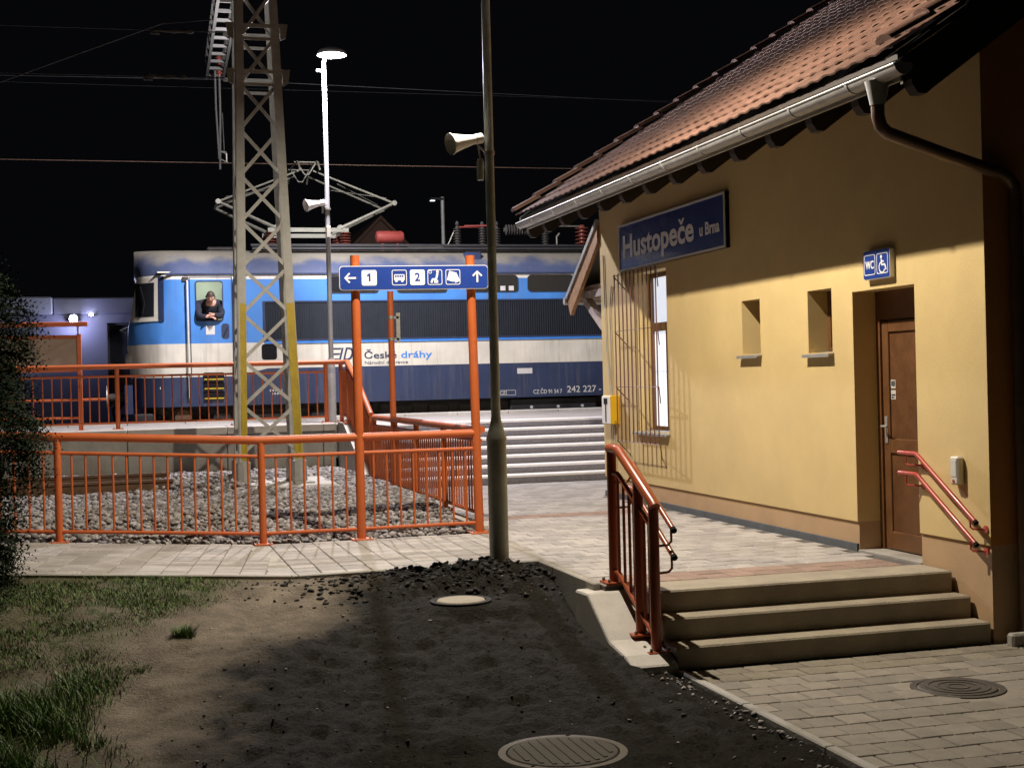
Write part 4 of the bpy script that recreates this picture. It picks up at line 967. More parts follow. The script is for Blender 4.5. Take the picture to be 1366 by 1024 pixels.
for z, lb in ((6.15, 0), (5.55, 1)):
    for sy in (-1, 1):
        a, c = lg(-1, sy, z), lg(1, sy, z)
        MB().bar(a+V((-.12, 0, .03)), c+V((.10, 0, .03)), .012, .05).build('clamp_bar', 'galv_old', mast, 0); MB().bar(a+V((0, 0, -.14)), c+V((0, 0, -.14)), .012, .04).build('clamp_bar', 'galv_old', mast, 0)
    for sx in (-1, 1):
        a = lg(sx, -1, z); MB().prism([a+V((sx*.02, -.012, .06)), a+V((sx*.13, -.012, .06)), a+V((sx*.10, -.012, -.12)), a+V((sx*.03, -.012, -.16))], (0, .012, 0)).build('gusset_plate', 'galv', mast, 0)
# lattice boom reaching over the tracks with its hanger
for s_, z in ((-1, 8.05), (1, 8.05), (-1, 7.62), (1, 7.62)):
    b = MB(); b.bar((1.62+s_*.16, 18.3, z), (1.86+s_*.16, 28.2, z), .05, .06); b.build('boom_chord', 'boom_steel', mast, 0)
for k in range(16):
    y = 18.9+k*.6; x = 1.62+.24*(y-18.3)/9.9
    b = MB(); b.bar((x-.16, y, 7.62), (x+.16, y, 7.62), .05, .05); b.bar((x-.16, y, 7.62), (x-.16, y+.3, 8.05), .03, .03); b.bar((x+.16, y, 7.62), (x+.16, y+.3, 8.05), .03, .03); b.build('boom_rung', 'boom_steel', mast, 0)
hg = thing('wire_hanger', (1.9, 27.5, 5.7), 'insulated hanger rods dropping from the boom to the contact wire', 'hanger')
def insulator(mb, p, d, n, r0=.035, r1=.075, pitch=.05):
    prof = [(r0*.7, -.03)]
    for k in range(n): prof += [(r0, k*pitch), (r1, k*pitch+pitch*.35), (r1*.96, k*pitch+pitch*.5), (r0, k*pitch+pitch*.75)]
    prof.append((r0*.7, n*pitch+.03)); mb.lathe(prof, p, d, 14)
b = MB(); insulator(b, (1.9, 27.5, 7.55), (0, 0, 1), 7); b.build('insulator', 'insulator', hg)
b = MB(); b.tube([(1.9, 27.5, 7.54), (1.9, 27.5, 6.75), (1.87, 27.5, 5.70)], .022, 8); b.tube([(1.82, 27.5, 7.62), (1.82, 27.5, 6.9), (1.86, 27.5, 5.9)], .02, 8); b.tube([(1.94, 27.5, 6.8), (1.96, 27.5, 6.0)], .008, 6); b.build('rods', 'boom_steel', hg)
b = MB(); b.tube([(1.9, 27.5, 6.05), (2.0, 27.5, 6.03)], .02, 8); b.tube([(1.89, 27.5, 5.9), (2.03, 27.5, 5.83)], .015, 8); b.bar((2.0, 27.5, 6.02), (2.0, 27.5, 5.84), .02, .02); b.build('clamp', 'panto', hg)
def wire(pts, r, lb, sag=0, m='black_metal'):
    b = MB(); b.tube(pts, r, 6); return setp(b.build('overhead_wire', m, None), lb, 'wire')
wire([(-45, 27.5, 5.80), (1.9, 27.5, 5.83), (60, 27.5, 5.9)], .007, 'copper contact wire touched by the pantograph', m='copper_brown')
wire([(-45, 27.5, 7.9), (-20, 27.5, 7.15), (1.9, 27.5, 7.45), (30, 27.5, 6.95), (60, 27.5, 7.6)], .004, 'thin carrier wire above the contact wire')
wire([(-45, 18.7, 5.9), (-20, 18.6, 5.95), (1.35, 18.6, 6.14)], .008, 'upper tension wire anchored to the lattice mast')
wire([(-45, 18.7, 5.3), (-20, 18.6, 5.35), (1.35, 18.6, 5.54)], .008, 'lower tension wire anchored to the lattice mast')
wire([(-12, 18.3, .2), (-1.44, 18.5, 5.37), (.56, 18.6, 6.22), (1.2, 18.6, 6.3)], .009, 'slanting stay wire meeting the mast near its upper clamp')
wire([(-45, 29.5, 7.6), (0, 29.5, 7.7), (60, 29.5, 7.9)], .003, 'thin feeder wire high behind the mast')
for z, x in ((6.13, .72), (5.53, .62)):
    t_ = thing('strain_insulator', (x, 18.6, z), 'short strain insulator in the '+('upper' if z > 6 else 'lower')+' tension wire beside the mast', 'insulator')
    b = MB(); b.lathe([(.012, -.28), (.03, -.25), (.03, -.20), (.018, -.18), (.022, -.05), (.035, 0), (.022, .05), (.018, .15), (.03, .17), (.03, .22), (.012, .25)], (x, 18.6, z), (1, 0, .005), 12); b.build('body', 'boom_steel', t_)
    b = MB(); b.bar((x-.3, 18.6, z-.02), (x-.18, 18.6, z-.02), .03, .06); b.build('clamp', 'boom_steel', t_)

# ------------------------------------------------------------------ locomotive
LY0 = 26.0; LYC = 27.47; TOR = .28
lo = thing('locomotive', (7.7, LYC, TOR), 'blue and cream electric locomotive with raised diamond pantograph at the platform', 'locomotive')
XA, XB = .10, 15.3
def sect(x, z):
    """half width of the body at x, height z (roof curves in above the gutter)"""
    d = min(x-front(z), (XA+XB)-x-front(z))
    if d < .60: hw = .80+.67*math.sqrt(max(0, 1-(1-max(0, d)/.60)**2))*.55+.67*.45*max(0, d)/.60
    else: hw = 1.47
    return hw
def front(z): return XA+.0+(max(0, z-2.62)*.16)-.06*max(0, 1-abs(z-2.35)/.6)
zs_ = [1.13, 1.67, 2.28, 2.62, 2.70, 3.0, 3.41, 3.455, 3.54]
dx = [0, .03, .08, .16, .27, .40, .52, .62]
def stations(z): return [front(z)+d for d in dx]+[1.06, 1.16, 1.28, 1.745, 1.92, 2.05, 2.55, 4, 6, 8, 10, 12, 13.4]+[XA+XB-front(z)-d for d in dx[::-1]]
b = MB(); ns = len(stations(2)); grid = {}
roofp = [(3.62, .05), (3.74, .13), (3.86, .25), (3.96, .42), (4.03, .62), (4.07, .95), (4.085, 1.47)]   # (z, inset)
rows = [(z, 0.) for z in zs_]+roofp
for side in (-1, 1):
    for j, (z, ins) in enumerate(rows):
        for i, x in enumerate(stations(min(z, 3.54))):
            hw = max(0, sect(x, min(z, 3.54))-ins*(sect(x, 3.5)/1.47))
            xx = x
            if z > 3.54 and i == 0: xx = x-.04
            grid[side, j, i] = len(b.v); b.v.append(V((xx, LYC+side*hw, z)))
    for j in range(len(rows)-1):
        for i in range(ns-1):
            if side == -1 and abs(stations(2)[i]-1.28) < .01 and 2.69 < rows[j][0] < 3.40: continue
            g_ = grid; b.f.append((g_[side, j, i], g_[side, j, i+1], g_[side, j+1, i+1], g_[side, j+1, i]))
for i in (0, ns-1):
    for j in range(len(rows)-1): b.f.append((grid[-1, j, i], grid[1, j, i], grid[1, j+1, i], grid[-1, j+1, i]))
for i in range(ns-1): b.f.append((grid[-1, 0, i], grid[1, 0, i], grid[1, 0, i+1], grid[-1, 0, i+1]))
bm = bmesh.new()
body = b.build('body', 'livery', lo, 30)
wd = body.modifiers.new('w', 'WELD'); wd.merge_threshold = .002
def lp(name, mb, m, parent=lo, angle=0): return mb.build(name, m, parent, angle)
SP = Plane((0, LY0, 0), (1, 0, 0), (0, 0, 1))                # side plane: u = x, v = z, out = -y
# gutter strip, sill strip
b = MB(); b.box(.72, XB-.6, LY0-.03, LY0+.01, 3.535, 3.565); lp('rain_gutter', b, 'loco_navy')
b = MB(); b.box(2.5, 9.45, LY0-.02, LY0+.01, 2.255, 2.305); lp('belt_strip', b, 'loco_blue')
# cab door: frame grooves, window frame, note, handle, steps and hand rails
dr_ = MB()
for a in ((1.155, 1.172, 1.68, 3.5), (1.915, 1.932, 1.68, 3.5), (1.172, 1.915, 3.485, 3.5)): SP.rect(dr_, *a, -.004, .006)
cd = lp('cab_door', dr_, 'loco_navy')
o = MB(); SP.ring(o, rr(1.262, 1.763, 2.682, 3.428, .05), rr(1.282, 1.743, 2.702, 3.408, .04), -.03, .012); lp('window_frame', o, 'loco_navy', cd)
o = MB(); SP.rect(o, 1.44, 1.60, 2.44, 2.60, 0, .004); lp('notice', o, 'sign_grey', cd)
o = MB(); SP.poly(o, rr(1.72, 1.86, 2.36, 2.64, .05), 0, .006); lp('handle_recess', o, 'loco_navy', cd)
o = MB(); o.tube([(1.76, LY0-.02, 2.42), (1.83, LY0-.03, 2.56)], .01, 8); lp('door_handle', o, 'black_metal', cd, 35)
for x in (1.12, 1.965):
    o = MB(); o.tube([(x, LY0, 3.44), (x, LY0-.06, 3.40), (x, LY0-.06, 1.30), (x, LY0, 1.26)], .017, 8); lp('grab_rail', o, 'loco_cream', lo, 35)
o = MB(); SP.rect(o, 1.04, 1.145, 3.42, 3.50, 0, .03); lp('rail_socket', o, 'undercarriage')
for z in (1.63, 1.46, 1.28):
    o = MB(); SP.poly(o, rr(1.365, 1.75, z-.03, z+.115 if z > 1.4 else z+.12, .03), 0, .005); lp('step_recess_shade', o, 'black')  # flat black plate, paints the shade inside the step recess
    o = MB(); o.box(1.385, 1.735, LY0-.05, LY0+.0, z-.02, z+.002); lp('cab_step', o, 'yellow')
# cab side window on the rounded corner
def on_body(x, z, out=.012):
    d = x-front(z); hw = sect(x, z); e = .01; n = V((-(sect(x+e, z)-sect(x-e, z))/(2*e), -1, 0)).normalized()
    return V((x, LYC-hw, z))+V((n.x, n.y, 0))*out
def skin_patch(x0, x1, z0, z1, out, name, m, parent=lo, nx=8, nz=5, lean=0.0, rad=0):
    b = MB(); ids = []
    for k in (0, 1):
        for j in range(nz+1):
            for i in range(nx+1):
                z = z0+(z1-z0)*j/nz; x = x0+(x1-x0)*i/nx+lean*(z-z0); b.v.append(on_body(max(x, front(z)+.012), z, out if k == 0 else out-.02))
    n = nx+1; o2 = (nz+1)*n
    for j in range(nz):
        for i in range(nx): b.f.append((j*n+i, j*n+i+1, (j+1)*n+i+1, (j+1)*n+i))
    for j in range(nz): b.f += [(j*n, (j+1)*n, o2+(j+1)*n, o2+j*n), (j*n+nx, (j+1)*n+nx, o2+(j+1)*n+nx, o2+j*n+nx)]
    for i in range(nx): b.f += [(i, i+1, o2+i+1, o2+i), (nz*n+i, nz*n+i+1, o2+nz*n+i+1, o2+nz*n+i)]
    return lp(name, b, m, parent, 40)
wf = skin_patch(.125, .60, 2.70, 3.50, .016, 'windscreen_frame', 'loco_cream', lean=.02)
skin_patch(.215, .535, 2.79, 3.41, .022, 'windscreen_pane', 'glass_dark', wf, lean=.03)
skin_patch(.61, .70, 2.70, 3.52, .02, 'corner_strip', 'loco_navy', lean=.02)
b = MB(); b.tube([on_body(.33, 3.36, .04), on_body(.40, 3.05, .045), on_body(.36, 2.84, .045)], .008, 6); lp('wiper', b, 'black', lo, 35)
b = MB(); b.lathe([(.12, -.10), (.125, .03), (.115, .06), (.02, .065)], (.10, LYC-.82, 2.02), (-.9, -.44, 0), 18); hl = lp('headlight', b, 'loco_cream', lo, 35)
b = MB(); b.lathe([(.095, 0), (.05, .02), (.01, .024)], V((.10, LYC-.82, 2.02))+V((-.9, -.44, 0)).normalized()*.065, (-.9, -.44, 0), 18); lp('lens', b, 'sign_grey', hl, 35)
b = MB(); b.tube([(.06, LYC-.95, 2.62), (-.08, LYC-1.0, 2.55), (.02, LYC-1.1, 2.5)], .012, 8); lp('front_hand_rail', b, 'black_metal', lo, 35)
for s_ in (-.875, .875):
    b = MB(); b.lathe([(.09, 0), (.10, .06), (.075, .08), (.07, .40), (.07, .42)], (.10, LYC+s_, 1.33), (-1, 0, 0), 16); bu = lp('buffer', b, 'undercarriage', lo, 35)
    b = MB(); b.lathe([(.07, .42), (.22, .425), (.225, .445), (.19, .455)], (.10, LYC+s_, 1.33), (-1, 0, 0), 24); lp('buffer_head', b, 'galv', bu, 35)
b = MB(); b.box(-.02, .12, LYC-1.3, LYC+1.3, 1.02, 1.55); lp('headstock', b, 'loco_navy')
b = MB(); b.tube([(-.02, LYC-.3, 1.3), (-.25, LYC-.3, 1.1), (-.2, LYC-.3, .8), (-.05, LYC-.3, 1.0)], .03, 8); b.tube([(-.02, LYC-.55, 1.25), (-.2, LYC-.55, 1.0), (-.15, LYC-.55, .75)], .025, 8); lp('brake_hoses', b, 'black', lo, 35)
# louvres along the side
LV0, LV1 = 2.50, 10.9
b = MB(); SP.rect(b, LV0, LV1, 2.31, 3.035, -.02, .004); lv = lp('louvre_panel', b, 'louvre')
b = MB(); x = LV0+.03
while x < LV1-.02: SP.rect(b, x, x+.018, 2.33, 3.015, .004, .022); x += .045
lvr = lp('louvre_slats', b, 'louvre', lv); setp(lvr, kind='stuff')
b = MB()
for a in ((LV0-.02, LV1+.02, 2.30, 2.33), (LV0-.02, LV1+.02, 3.02, 3.045), (LV0-.02, LV0+.02, 2.33, 3.02)): SP.rect(b, *a, 0, .026)
lp('louvre_frame', b, 'loco_navy', lv)
for x0 in (3.72, 5.02, 6.47, 7.62, 8.9, 10.0):
    w = .92 if x0 != 5.02 else .95
    o = MB(); SP.ring(o, rr(x0-.018, x0+w+.018, 3.182, 3.508, .07), rr(x0, x0+w, 3.20, 3.49, .06), -.01, .014); f_ = lp('roof_window', o, 'black_metal')
    o = MB(); SP.poly(o, rr(x0, x0+w, 3.20, 3.49, .06), -.01, .006); lp('pane', o, 'glass_dark', f_)
for k in range(2):
    o = MB(); SP.rect(o, 7.05+k*.17, 7.15+k*.17, 3.21, 3.30, .006, .009); lp('window_sticker', o, 'sign_grey')
# lettering and plates
text('České', SP, 4.355, 1.945, .125, 'loco_navy', lo, width=.62, bold=.012); text('dráhy', SP, 5.06, 1.945, .125, 'loco_blue', lo, width=.60, bold=.012)
text('Národní dopravce', SP, 4.36, 1.835, .062, 'loco_navy', lo, width=.83)
text('242 227 - 7', SP, 8.36, 1.20, .125, 'sign_grey', lo, width=.86, bold=.008); text('CZ ČD 91 54 7', SP, 7.665, 1.19, .078, 'sign_grey', lo, width=.59, bold=.008); text('CZ', SP, 6.985, 1.195, .06, 'sign_grey', lo, width=.12, bold=.01)
o = MB(); SP.ring(o, [(6.96, 1.175), (7.31, 1.175), (7.31, 1.275), (6.96, 1.275)], [(6.967, 1.182), (7.303, 1.182), (7.303, 1.268), (6.967, 1.268)], 0, .004); SP.rect(o, 7.115, 7.123, 1.18, 1.27, 0, .004); lp('data_frame', o, 'sign_grey')
o = MB(); SP.rect(o, 7.35, 7.655, 1.59, 1.695, 0, .006); lp('plate', o, 'sign_grey')
o = MB(); SP.poly(o, rr(2.44, 2.72, 1.96, 2.25, .05), 0, .005); lp('opening_shade', o, 'black')  # flat black plate, paints the shade inside a small opening
for k, z in enumerate((1.37, 1.31)):
    o = MB()
    for i in range(5): SP.rect(o, 2.57+i*.05+k*.03, 2.60+i*.05+k*.03, z, z+.035, 0, .004)
    lp('small_print', o, 'sign_grey')
def logo(o):
    for v in (0, .10, .20):                                   # three speed strokes, then the open D
        SP.poly(o, [(3.66+v*.25, 1.925+v), (3.86+v*.25, 1.925+v), (3.875+v*.25, 1.955+v), (3.675+v*.25, 1.955+v)], 0, .005)
    SP.poly(o, [(3.87, 1.925), (3.905, 1.925), (3.965, 2.155), (3.93, 2.155)], .0, .0052)
    outer = [(3.95, 1.925), (4.06, 1.925), (4.11, 1.95), (4.145, 2.03), (4.15, 2.10), (4.12, 2.15), (4.07, 2.16), (4.01, 2.16)]
    inner = [(3.99, 1.955), (4.045, 1.955), (4.08, 1.975), (4.11, 2.04), (4.112, 2.09), (4.095, 2.122), (4.06, 2.13), (4.035, 2.13)]
    SP.ring(o, outer, inner, 0, .005)
o = MB(); logo(o); lp('emblem', o, 'loco_navy')
for x in (3.0, 5.9, 7.52, 8.7):
    o = MB(); SP.rect(o, x, x+.008, 1.82, 2.25, 0, .003); lp('panel_seam', o, 'loco_cream')
# underframe, bogies, wheels
b = MB(); b.box(.5, XB-.4, LY0+.25, 2*LYC-LY0-.25, .75, 1.16); lp('underframe', b, 'undercarriage')
for bx in (2.6, 12.8):
    b = MB(); b.cbox(bx-2.1, bx+2.1, LY0+.22, LY0+.36, .70, 1.06, .03); b.cbox(bx-.5, bx+.5, LY0+.12, LY0+.3, .55, 1.0, .04); bg = lp('bogie', b, 'undercarriage')
    for wx in (bx-1.6, bx+1.6):
        for y in (26.75, 28.19):
            o = MB(); o.lathe([(.05, -.07), (.625, -.07), (.65, -.04), (.65, -.035), (.625, .0), (.625, .065), (.56, .07), (.54, .03), (.2, .02), (.12, .06), (.05, .07)], (wx, y, TOR+.625), (0, -1 if y < 27 else 1, 0), 32); lp('wheel', o, 'undercarriage', bg, 35)
        o = MB(); o.lathe([(.2, 0), (.21, .10), (.16, .15), (.15, .2)], (wx, LY0+.30, TOR+.64), (0, -1, 0), 18); lp('axle_box', o, 'rust', bg, 35)
        for s_ in (-.38, .38):
            o = MB(); 
            for k in range(5): o.lathe([(.07, k*.055), (.09, k*.055+.02), (.09, k*.055+.035), (.07, k*.055+.055)], (wx+s_, LY0+.22, .92), seg=12)
            lp('spring', o, 'undercarriage', bg, 35)
    for s_ in (-2.3, -.9, .9):
        o = MB(); o.cbox(bx+s_-.18, bx+s_+.18, LY0+.12, LY0+.24, .62, 1.02, .03); lp('sand_box', o, 'black_metal', bg)
o = MB(); o.cbox(7.22, 9.0, LY0+.10, LY0+.9, .5, 1.10, .02); bb = lp('equipment_box', o, 'black_metal')
for x in (7.65, 8.2, 8.7):
    o = MB(); o.lathe([(.03, 0), (.03, .02)], (x, LY0+.10, .93), (0, -1, 0), 8); lp('latch', o, 'sign_grey', bb)
for x in (4.9, 5.6, 6.2):
    o = MB(); o.cbox(x, x+.42, LY0+.2, LY0+.7, .55, 1.05, .03); lp('equipment_box', o, 'undercarriage')
# roof walkway, pantograph, insulators, tanks
RT = 4.085
for y, w in ((LYC-1.08, .16), (LYC-.80, .18)):
    b = MB(); b.box(2.35, 12.9, y, y+w, RT-.04 if y < LYC-1 else RT+.05, RT+.0 if y < LYC-1 else RT+.09); lp('roof_rail', b, 'black_metal')
for x, w, h in ((1.55, .5, .06), (9.4, .9, .14), (6.2, .3, .1)):
    b = MB(); b.cbox(x, x+w, LYC-.5, LYC+.3, RT-.02, RT+h, .03); lp('roof_hatch', b, 'undercarriage')
def panto(cx, ztop, parent):
    r = lp('pantograph', MB().box(cx-.75, cx+.75, LYC-.55, LYC+.55, 4.44, 4.46) if False else MB().bar((cx-.78, LYC-.55, 4.47), (cx+.78, LYC-.55, 4.47), .06, .08).bar((cx-.78, LYC+.55, 4.47), (cx+.78, LYC+.55, 4.47), .06, .08).bar((cx-.72, LYC-.55, 4.47), (cx-.72, LYC+.55, 4.47), .06, .08).bar((cx+.72, LYC-.55, 4.47), (cx+.72, LYC+.55, 4.47), .06, .08), 'panto', parent)
    kz = 4.47+(ztop-4.55)*.43
    for s_ in (-1, 1):
        b = MB()
        for y in (-.55, .55):
            b.tube([(cx+s_*.62, LYC+y, 4.5), (cx+s_*1.70, LYC+y*.95, kz)], [.04, .026], 8)
        b.tube([(cx+s_*1.70, LYC-.55, kz), (cx+s_*1.70, LYC+.55, kz)], .022, 8)
        b.lathe([(.05, -.05), (.05, .05)], (cx+s_*1.70, LYC-.53, kz), (0, 1, 0), 12); b.lathe([(.07, -.05), (.07, .05)], (cx+s_*.62, LYC-.53, 4.5), (0, 1, 0), 12)
        lp('lower_arm', b, 'panto', r, 35)
        b = MB()
        for y in (-.52, .52): b.tube([(cx+s_*1.70, LYC+y, kz), (cx+s_*.14, LYC+y*.75, ztop-.16)], [.022, .016], 8)
        b.tube([(cx+s_*1.55, LYC-.5, kz+.1), (cx+s_*.6, LYC+.45, ztop-.42)], .008, 6); b.tube([(cx+s_*1.55, LYC+.5, kz+.1), (cx+s_*.6, LYC-.45, ztop-.42)], .008, 6)
        lp('upper_arm', b, 'panto', r, 35)
    b = MB()
    for s_ in (-.19, .19):
        b.tube([(cx+s_, LYC-1.0, ztop-.22), (cx+s_, LYC-.72, ztop-.04), (cx+s_, LYC-.5, ztop), (cx+s_, LYC+.5, ztop), (cx+s_, LYC+.72, ztop-.04), (cx+s_, LYC+1.0, ztop-.22)], .018, 8)
    for y in (-.5, .5):
        b.tube([(cx-.19, LYC+y, ztop-.01), (cx-.04, LYC+y, ztop-.25), (cx+.04, LYC+y, ztop-.25), (cx+.19, LYC+y, ztop-.01)], .014, 8); b.tube([(cx-.24, LYC+y, ztop-.01), (cx+.24, LYC+y, ztop-.01)], .012, 8)
    lp('collector_head', b, 'panto', r, 35)
    for x in (-.72, .72):
        for y in (-.5, .5):
            b = MB(); insulator(b, (cx+x, LYC+y, RT+.10), (0, 0, 1), 5, .05, .115, .052); lp('insulator', b, 'insulator', r, 35)
    return r
panto(3.48, 5.80, lo); panto(12.0, 4.95, lo)
b = MB(); b.lathe([(.02, -.02), (.10, 0), (.125, .03), (.125, .50), (.10, .54), (.02, .56)], (4.83, LYC-.4, 4.35), (1, 0, 0), 18); rt_ = lp('red_tank', b, 'red_tank', lo, 35)
b = MB(); b.bar((4.95, LYC-.4, RT), (4.95, LYC-.4, 4.25), .05, .05); b.bar((5.25, LYC-.4, RT), (5.25, LYC-.4, 4.25), .05, .05); lp('tank_saddle', b, 'red_tank', rt_)
for x, h, n in ((6.5, .44, 8), (7.02, .42, 8), (7.32, .45, 8), (8.35, .42, 8)):
    b = MB(); insulator(b, (x, LYC-.3, RT+.06), (0, 0, 1), n, .045, .085, .052); b.lathe([(.03, 0), (.045, .03), (.02, .08)], (x, LYC-.3, RT+.52), seg=10); lp('insulator', b, 'undercarriage', lo, 35)
for x in (9.15, ):
    b = MB(); insulator(b, (x, LYC-.3, RT+.06), (0, 0, 1), 6, .07, .16, .075); lp('insulator', b, 'insulator', lo, 35)
b = MB(); insulator(b, (7.5, LYC-.3, 4.52), (1, 0, 0), 12, .06, .11, .055); lp('insulator', b, 'undercarriage', lo, 35)
b = MB(); b.tube([(6.5, LYC-.3, 4.57), (7.0, LYC-.3, 4.57)], .016, 8); b.bar((6.65, LYC-.3, 4.59), (7.25, LYC-.35, 4.60), .05, .03); lp('isolator_blade', b, 'red_tank', lo, 35)
b = MB(); b.tube([(8.35, LYC-.3, 4.6), (9.15, LYC-.3, 4.6), (9.6, LYC-.3, 4.42), (13, LYC-.3, 4.42)], .018, 8); b.tube([(5.4, LYC-.2, 4.17), (6.3, LYC-.2, 4.17), (6.45, LYC-.25, 4.5)], .014, 8); lp('busbar', b, 'panto', lo, 35)
b = MB(); b.tube([(8.5, LYC-.6, RT), (8.5, LYC-.6, 4.35), (8.56, LYC-.6, 4.42)], .02, 8); lp('horn_pipe', b, 'panto', lo, 35)
b = MB(); b.cbox(6.42, 6.75, LY0+.22, LY0+.42, 3.83, 3.98, .02); lp('roof_socket', b, 'loco_navy')
# cab interior
ci = MB(); ci.box(.75, 2.3, 27.55, 27.6, 1.5, 3.6); ci.box(2.28, 2.32, 26.05, 27.6, 1.5, 3.6); lp('cab_wall', ci, 'cab_green')
ci = MB(); ci.box(.6, 2.3, 26.05, 27.6, 3.58, 3.60); ci.box(.6, 2.3, 26.05, 27.6, 1.46, 1.5); lp('cab_ceiling', ci, 'cab_cream')
ci = MB(); ci.box(1.92, 2.0, 26.06, 26.5, 1.5, 3.58); lp('cab_partition', ci, 'cab_cream')
ci = MB(); ci.box(.6, 1.2, 26.4, 27.5, 1.5, 2.75); ci.box(.9, 1.5, 27.3, 27.54, 2.6, 3.15); lp('console', ci, 'black_metal')
ci = MB(); ci.box(1.2, 1.9, 27.0, 27.12, 3.545, 3.575); cl_ = lp('cab_lamp', ci, 'cab_glow')
l = bpy.data.lights.new('cab_light', 'POINT'); l.energy = LAMP_CAB['power']; l.color = LAMP_CAB['color']; l.shadow_soft_size = .08
o = bpy.data.objects.new('cab_light', l); COL.objects.link(o); o.parent = lo; o.location = V((1.5, 26.9, 3.48))-WL[lo]

# ------------------------------------------------------------------ the driver leaning out of the cab window
def skinned(name, verts, edges, radii, m, parent, root=0, sub=2, org=None):
    me = bpy.data.meshes.new(name); org = V(org); me.from_pydata([tuple(V(p)-org) for p in verts], edges, []); me.update()
    o = link(name, me, org, parent); sk = o.modifiers.new('skin', 'SKIN'); lay = me.skin_vertices[0] if me.skin_vertices else None
    if lay is None:
        bm = bmesh.new(); bm.from_mesh(me); bm.verts.layers.skin.verify(); bm.to_mesh(me); bm.free(); lay = me.skin_vertices[0]
    for i, r in enumerate(radii): lay.data[i].radius = (r, r) if not isinstance(r, tuple) else r; lay.data[i].use_root = (i == root)
    sk.use_smooth_shade = True; sb_ = o.modifiers.new('sub', 'SUBSURF'); sb_.levels = sb_.render_levels = sub
    me.materials.append(MATS[m]); return o
pe = thing('person', (1.52, 26.5, 1.5), 'person in a dark navy jumper leaning on folded arms out of the cab window', 'person')
J = {'pel': (1.52, 26.78, 2.36), 'wai': (1.52, 26.60, 2.58), 'che': (1.52, 26.30, 2.90), 'nb': (1.525, 26.10, 3.03), 'nk': (1.528, 26.03, 3.06), 'hd': (1.53, 25.985, 3.11),
     'sl': (1.31, 26.16, 2.995), 'el': (1.315, 25.93, 2.765), 'wl': (1.475, 25.90, 2.765), 'sr': (1.74, 26.16, 2.995), 'er': (1.715, 25.93, 2.765), 'wr': (1.575, 25.885, 2.80),
     'hl': (1.43, 26.82, 2.28), 'kl': (1.43, 26.72, 1.92), 'al': (1.43, 26.85, 1.57), 'hr': (1.61, 26.82, 2.28), 'kr': (1.61, 26.72, 1.92), 'ar': (1.61, 26.85, 1.57)}
def chain(keys, names, rad): pass
ks = list(J); ix = {k: i for i, k in enumerate(ks)}
E_ = [('pel', 'wai'), ('wai', 'che'), ('che', 'nb'), ('nb', 'nk'), ('nk', 'hd'), ('nb', 'sl'), ('sl', 'el'), ('el', 'wl'), ('nb', 'sr'), ('sr', 'er'), ('er', 'wr'), ('pel', 'hl'), ('hl', 'kl'), ('kl', 'al'), ('pel', 'hr'), ('hr', 'kr'), ('kr', 'ar')]
RAD = {'pel': .14, 'wai': .135, 'che': .165, 'nb': .085, 'nk': .052, 'hd': .05, 'sl': .075, 'el': .048, 'wl': .027, 'sr': .075, 'er': .048, 'wr': .027, 'hl': .085, 'kl': .058, 'al': .04, 'hr': .085, 'kr': .058, 'ar': .04}
vs = [V(J[k]) for k in ks]; es_ = [(ix[a], ix[b_]) for a, b_ in E_]; rd = [RAD[k] for k in ks]
# palms and fingers grow from the wrists
for w, dr3, up in (('wl', V((.9, -.2, -.12)).normalized(), V((0, -.3, 1))), ('wr', V((-.9, -.25, -.1)).normalized(), V((0, -.3, 1)))):
    base = V(J[w]); sd = dr3.cross(up).normalized(); pm = base+dr3*.05; i0 = len(vs); vs.append(pm); rd.append((.034, .018)); es_.append((ix[w], i0))
    for k, (off, ln) in enumerate(((-.030, .062), (-.010, .072), (.011, .068), (.031, .052))):
        a = base+dr3*.085+sd*off; q = a+dr3*ln*.55+V((0, -.012, -.008)); e = q+dr3*ln*.35+V((0, .0, -.03)); n = len(vs)
        vs += [a, q, e]; rd += [.010, .009, .0075]; es_ += [(i0, n), (n, n+1), (n+1, n+2)]
    n = len(vs); a = base+dr3*.03+up*.022+V((0, -.015, 0)); vs += [a, a+dr3*.035+up*.012, a+dr3*.062+up*.004]; rd += [.012, .011, .009]; es_ += [(i0, n), (n, n+1), (n+1, n+2)]
skinned('body', vs, es_, rd, 'skin', pe, ix['pel'], 2, J['pel'])
tk = ['pel', 'wai', 'che', 'nb', 'sl', 'el', 'wl', 'sr', 'er', 'wr']; tx = {k: i for i, k in enumerate(tk)}
skinned('jumper', [J[k] for k in tk], [(tx[a], tx[b_]) for a, b_ in E_ if a in tx and b_ in tx], [RAD[k]*(1.14 if k not in ('wl', 'wr') else 1.3)+.012 for k in tk], 'navy_cloth', pe, 0, 2, J['pel'])
# head: ovoid with brow, nose, chin and ears, tilted forward
hm = MB(); HC = V((1.532, 25.93, 3.125)); RH = Matrix.Rotation(math.radians(32), 3, 'X') @ Matrix.Rotation(math.radians(-5), 3, 'Z')
def headp(th, ph, k=1.):
    x, y, z = math.sin(ph)*math.cos(th), math.sin(ph)*math.sin(th), math.cos(ph); f = -y
    w = .073*(1-.20*max(0, -z)**1.5); d = .088*(1-.10*max(0, -z)); p = V((x*w, y*d, z*.112))
    if f > .3:
        p.y -= .022*math.exp(-((x/.16)**2+((z+.10)/.20)**2)); p.y += .010*(math.exp(-(((abs(x)-.36)/.16)**2+((z-.08)/.12)**2))); p.y -= .006*math.exp(-((z-.26)/.10)**2)*(f > .5); p.y -= .006*math.exp(-((x/.3)**2+((z+.52)/.12)**2)); p.y -= .007*math.exp(-((x/.3)**2+((z+.88)/.15)**2))
    p.x += .014*math.copysign(math.exp(-(((abs(x)-1)/.12)**2+((z+.02)/.22)**2+((y-.05)/.2)**2)), x)
    return HC+RH @ (p*k)
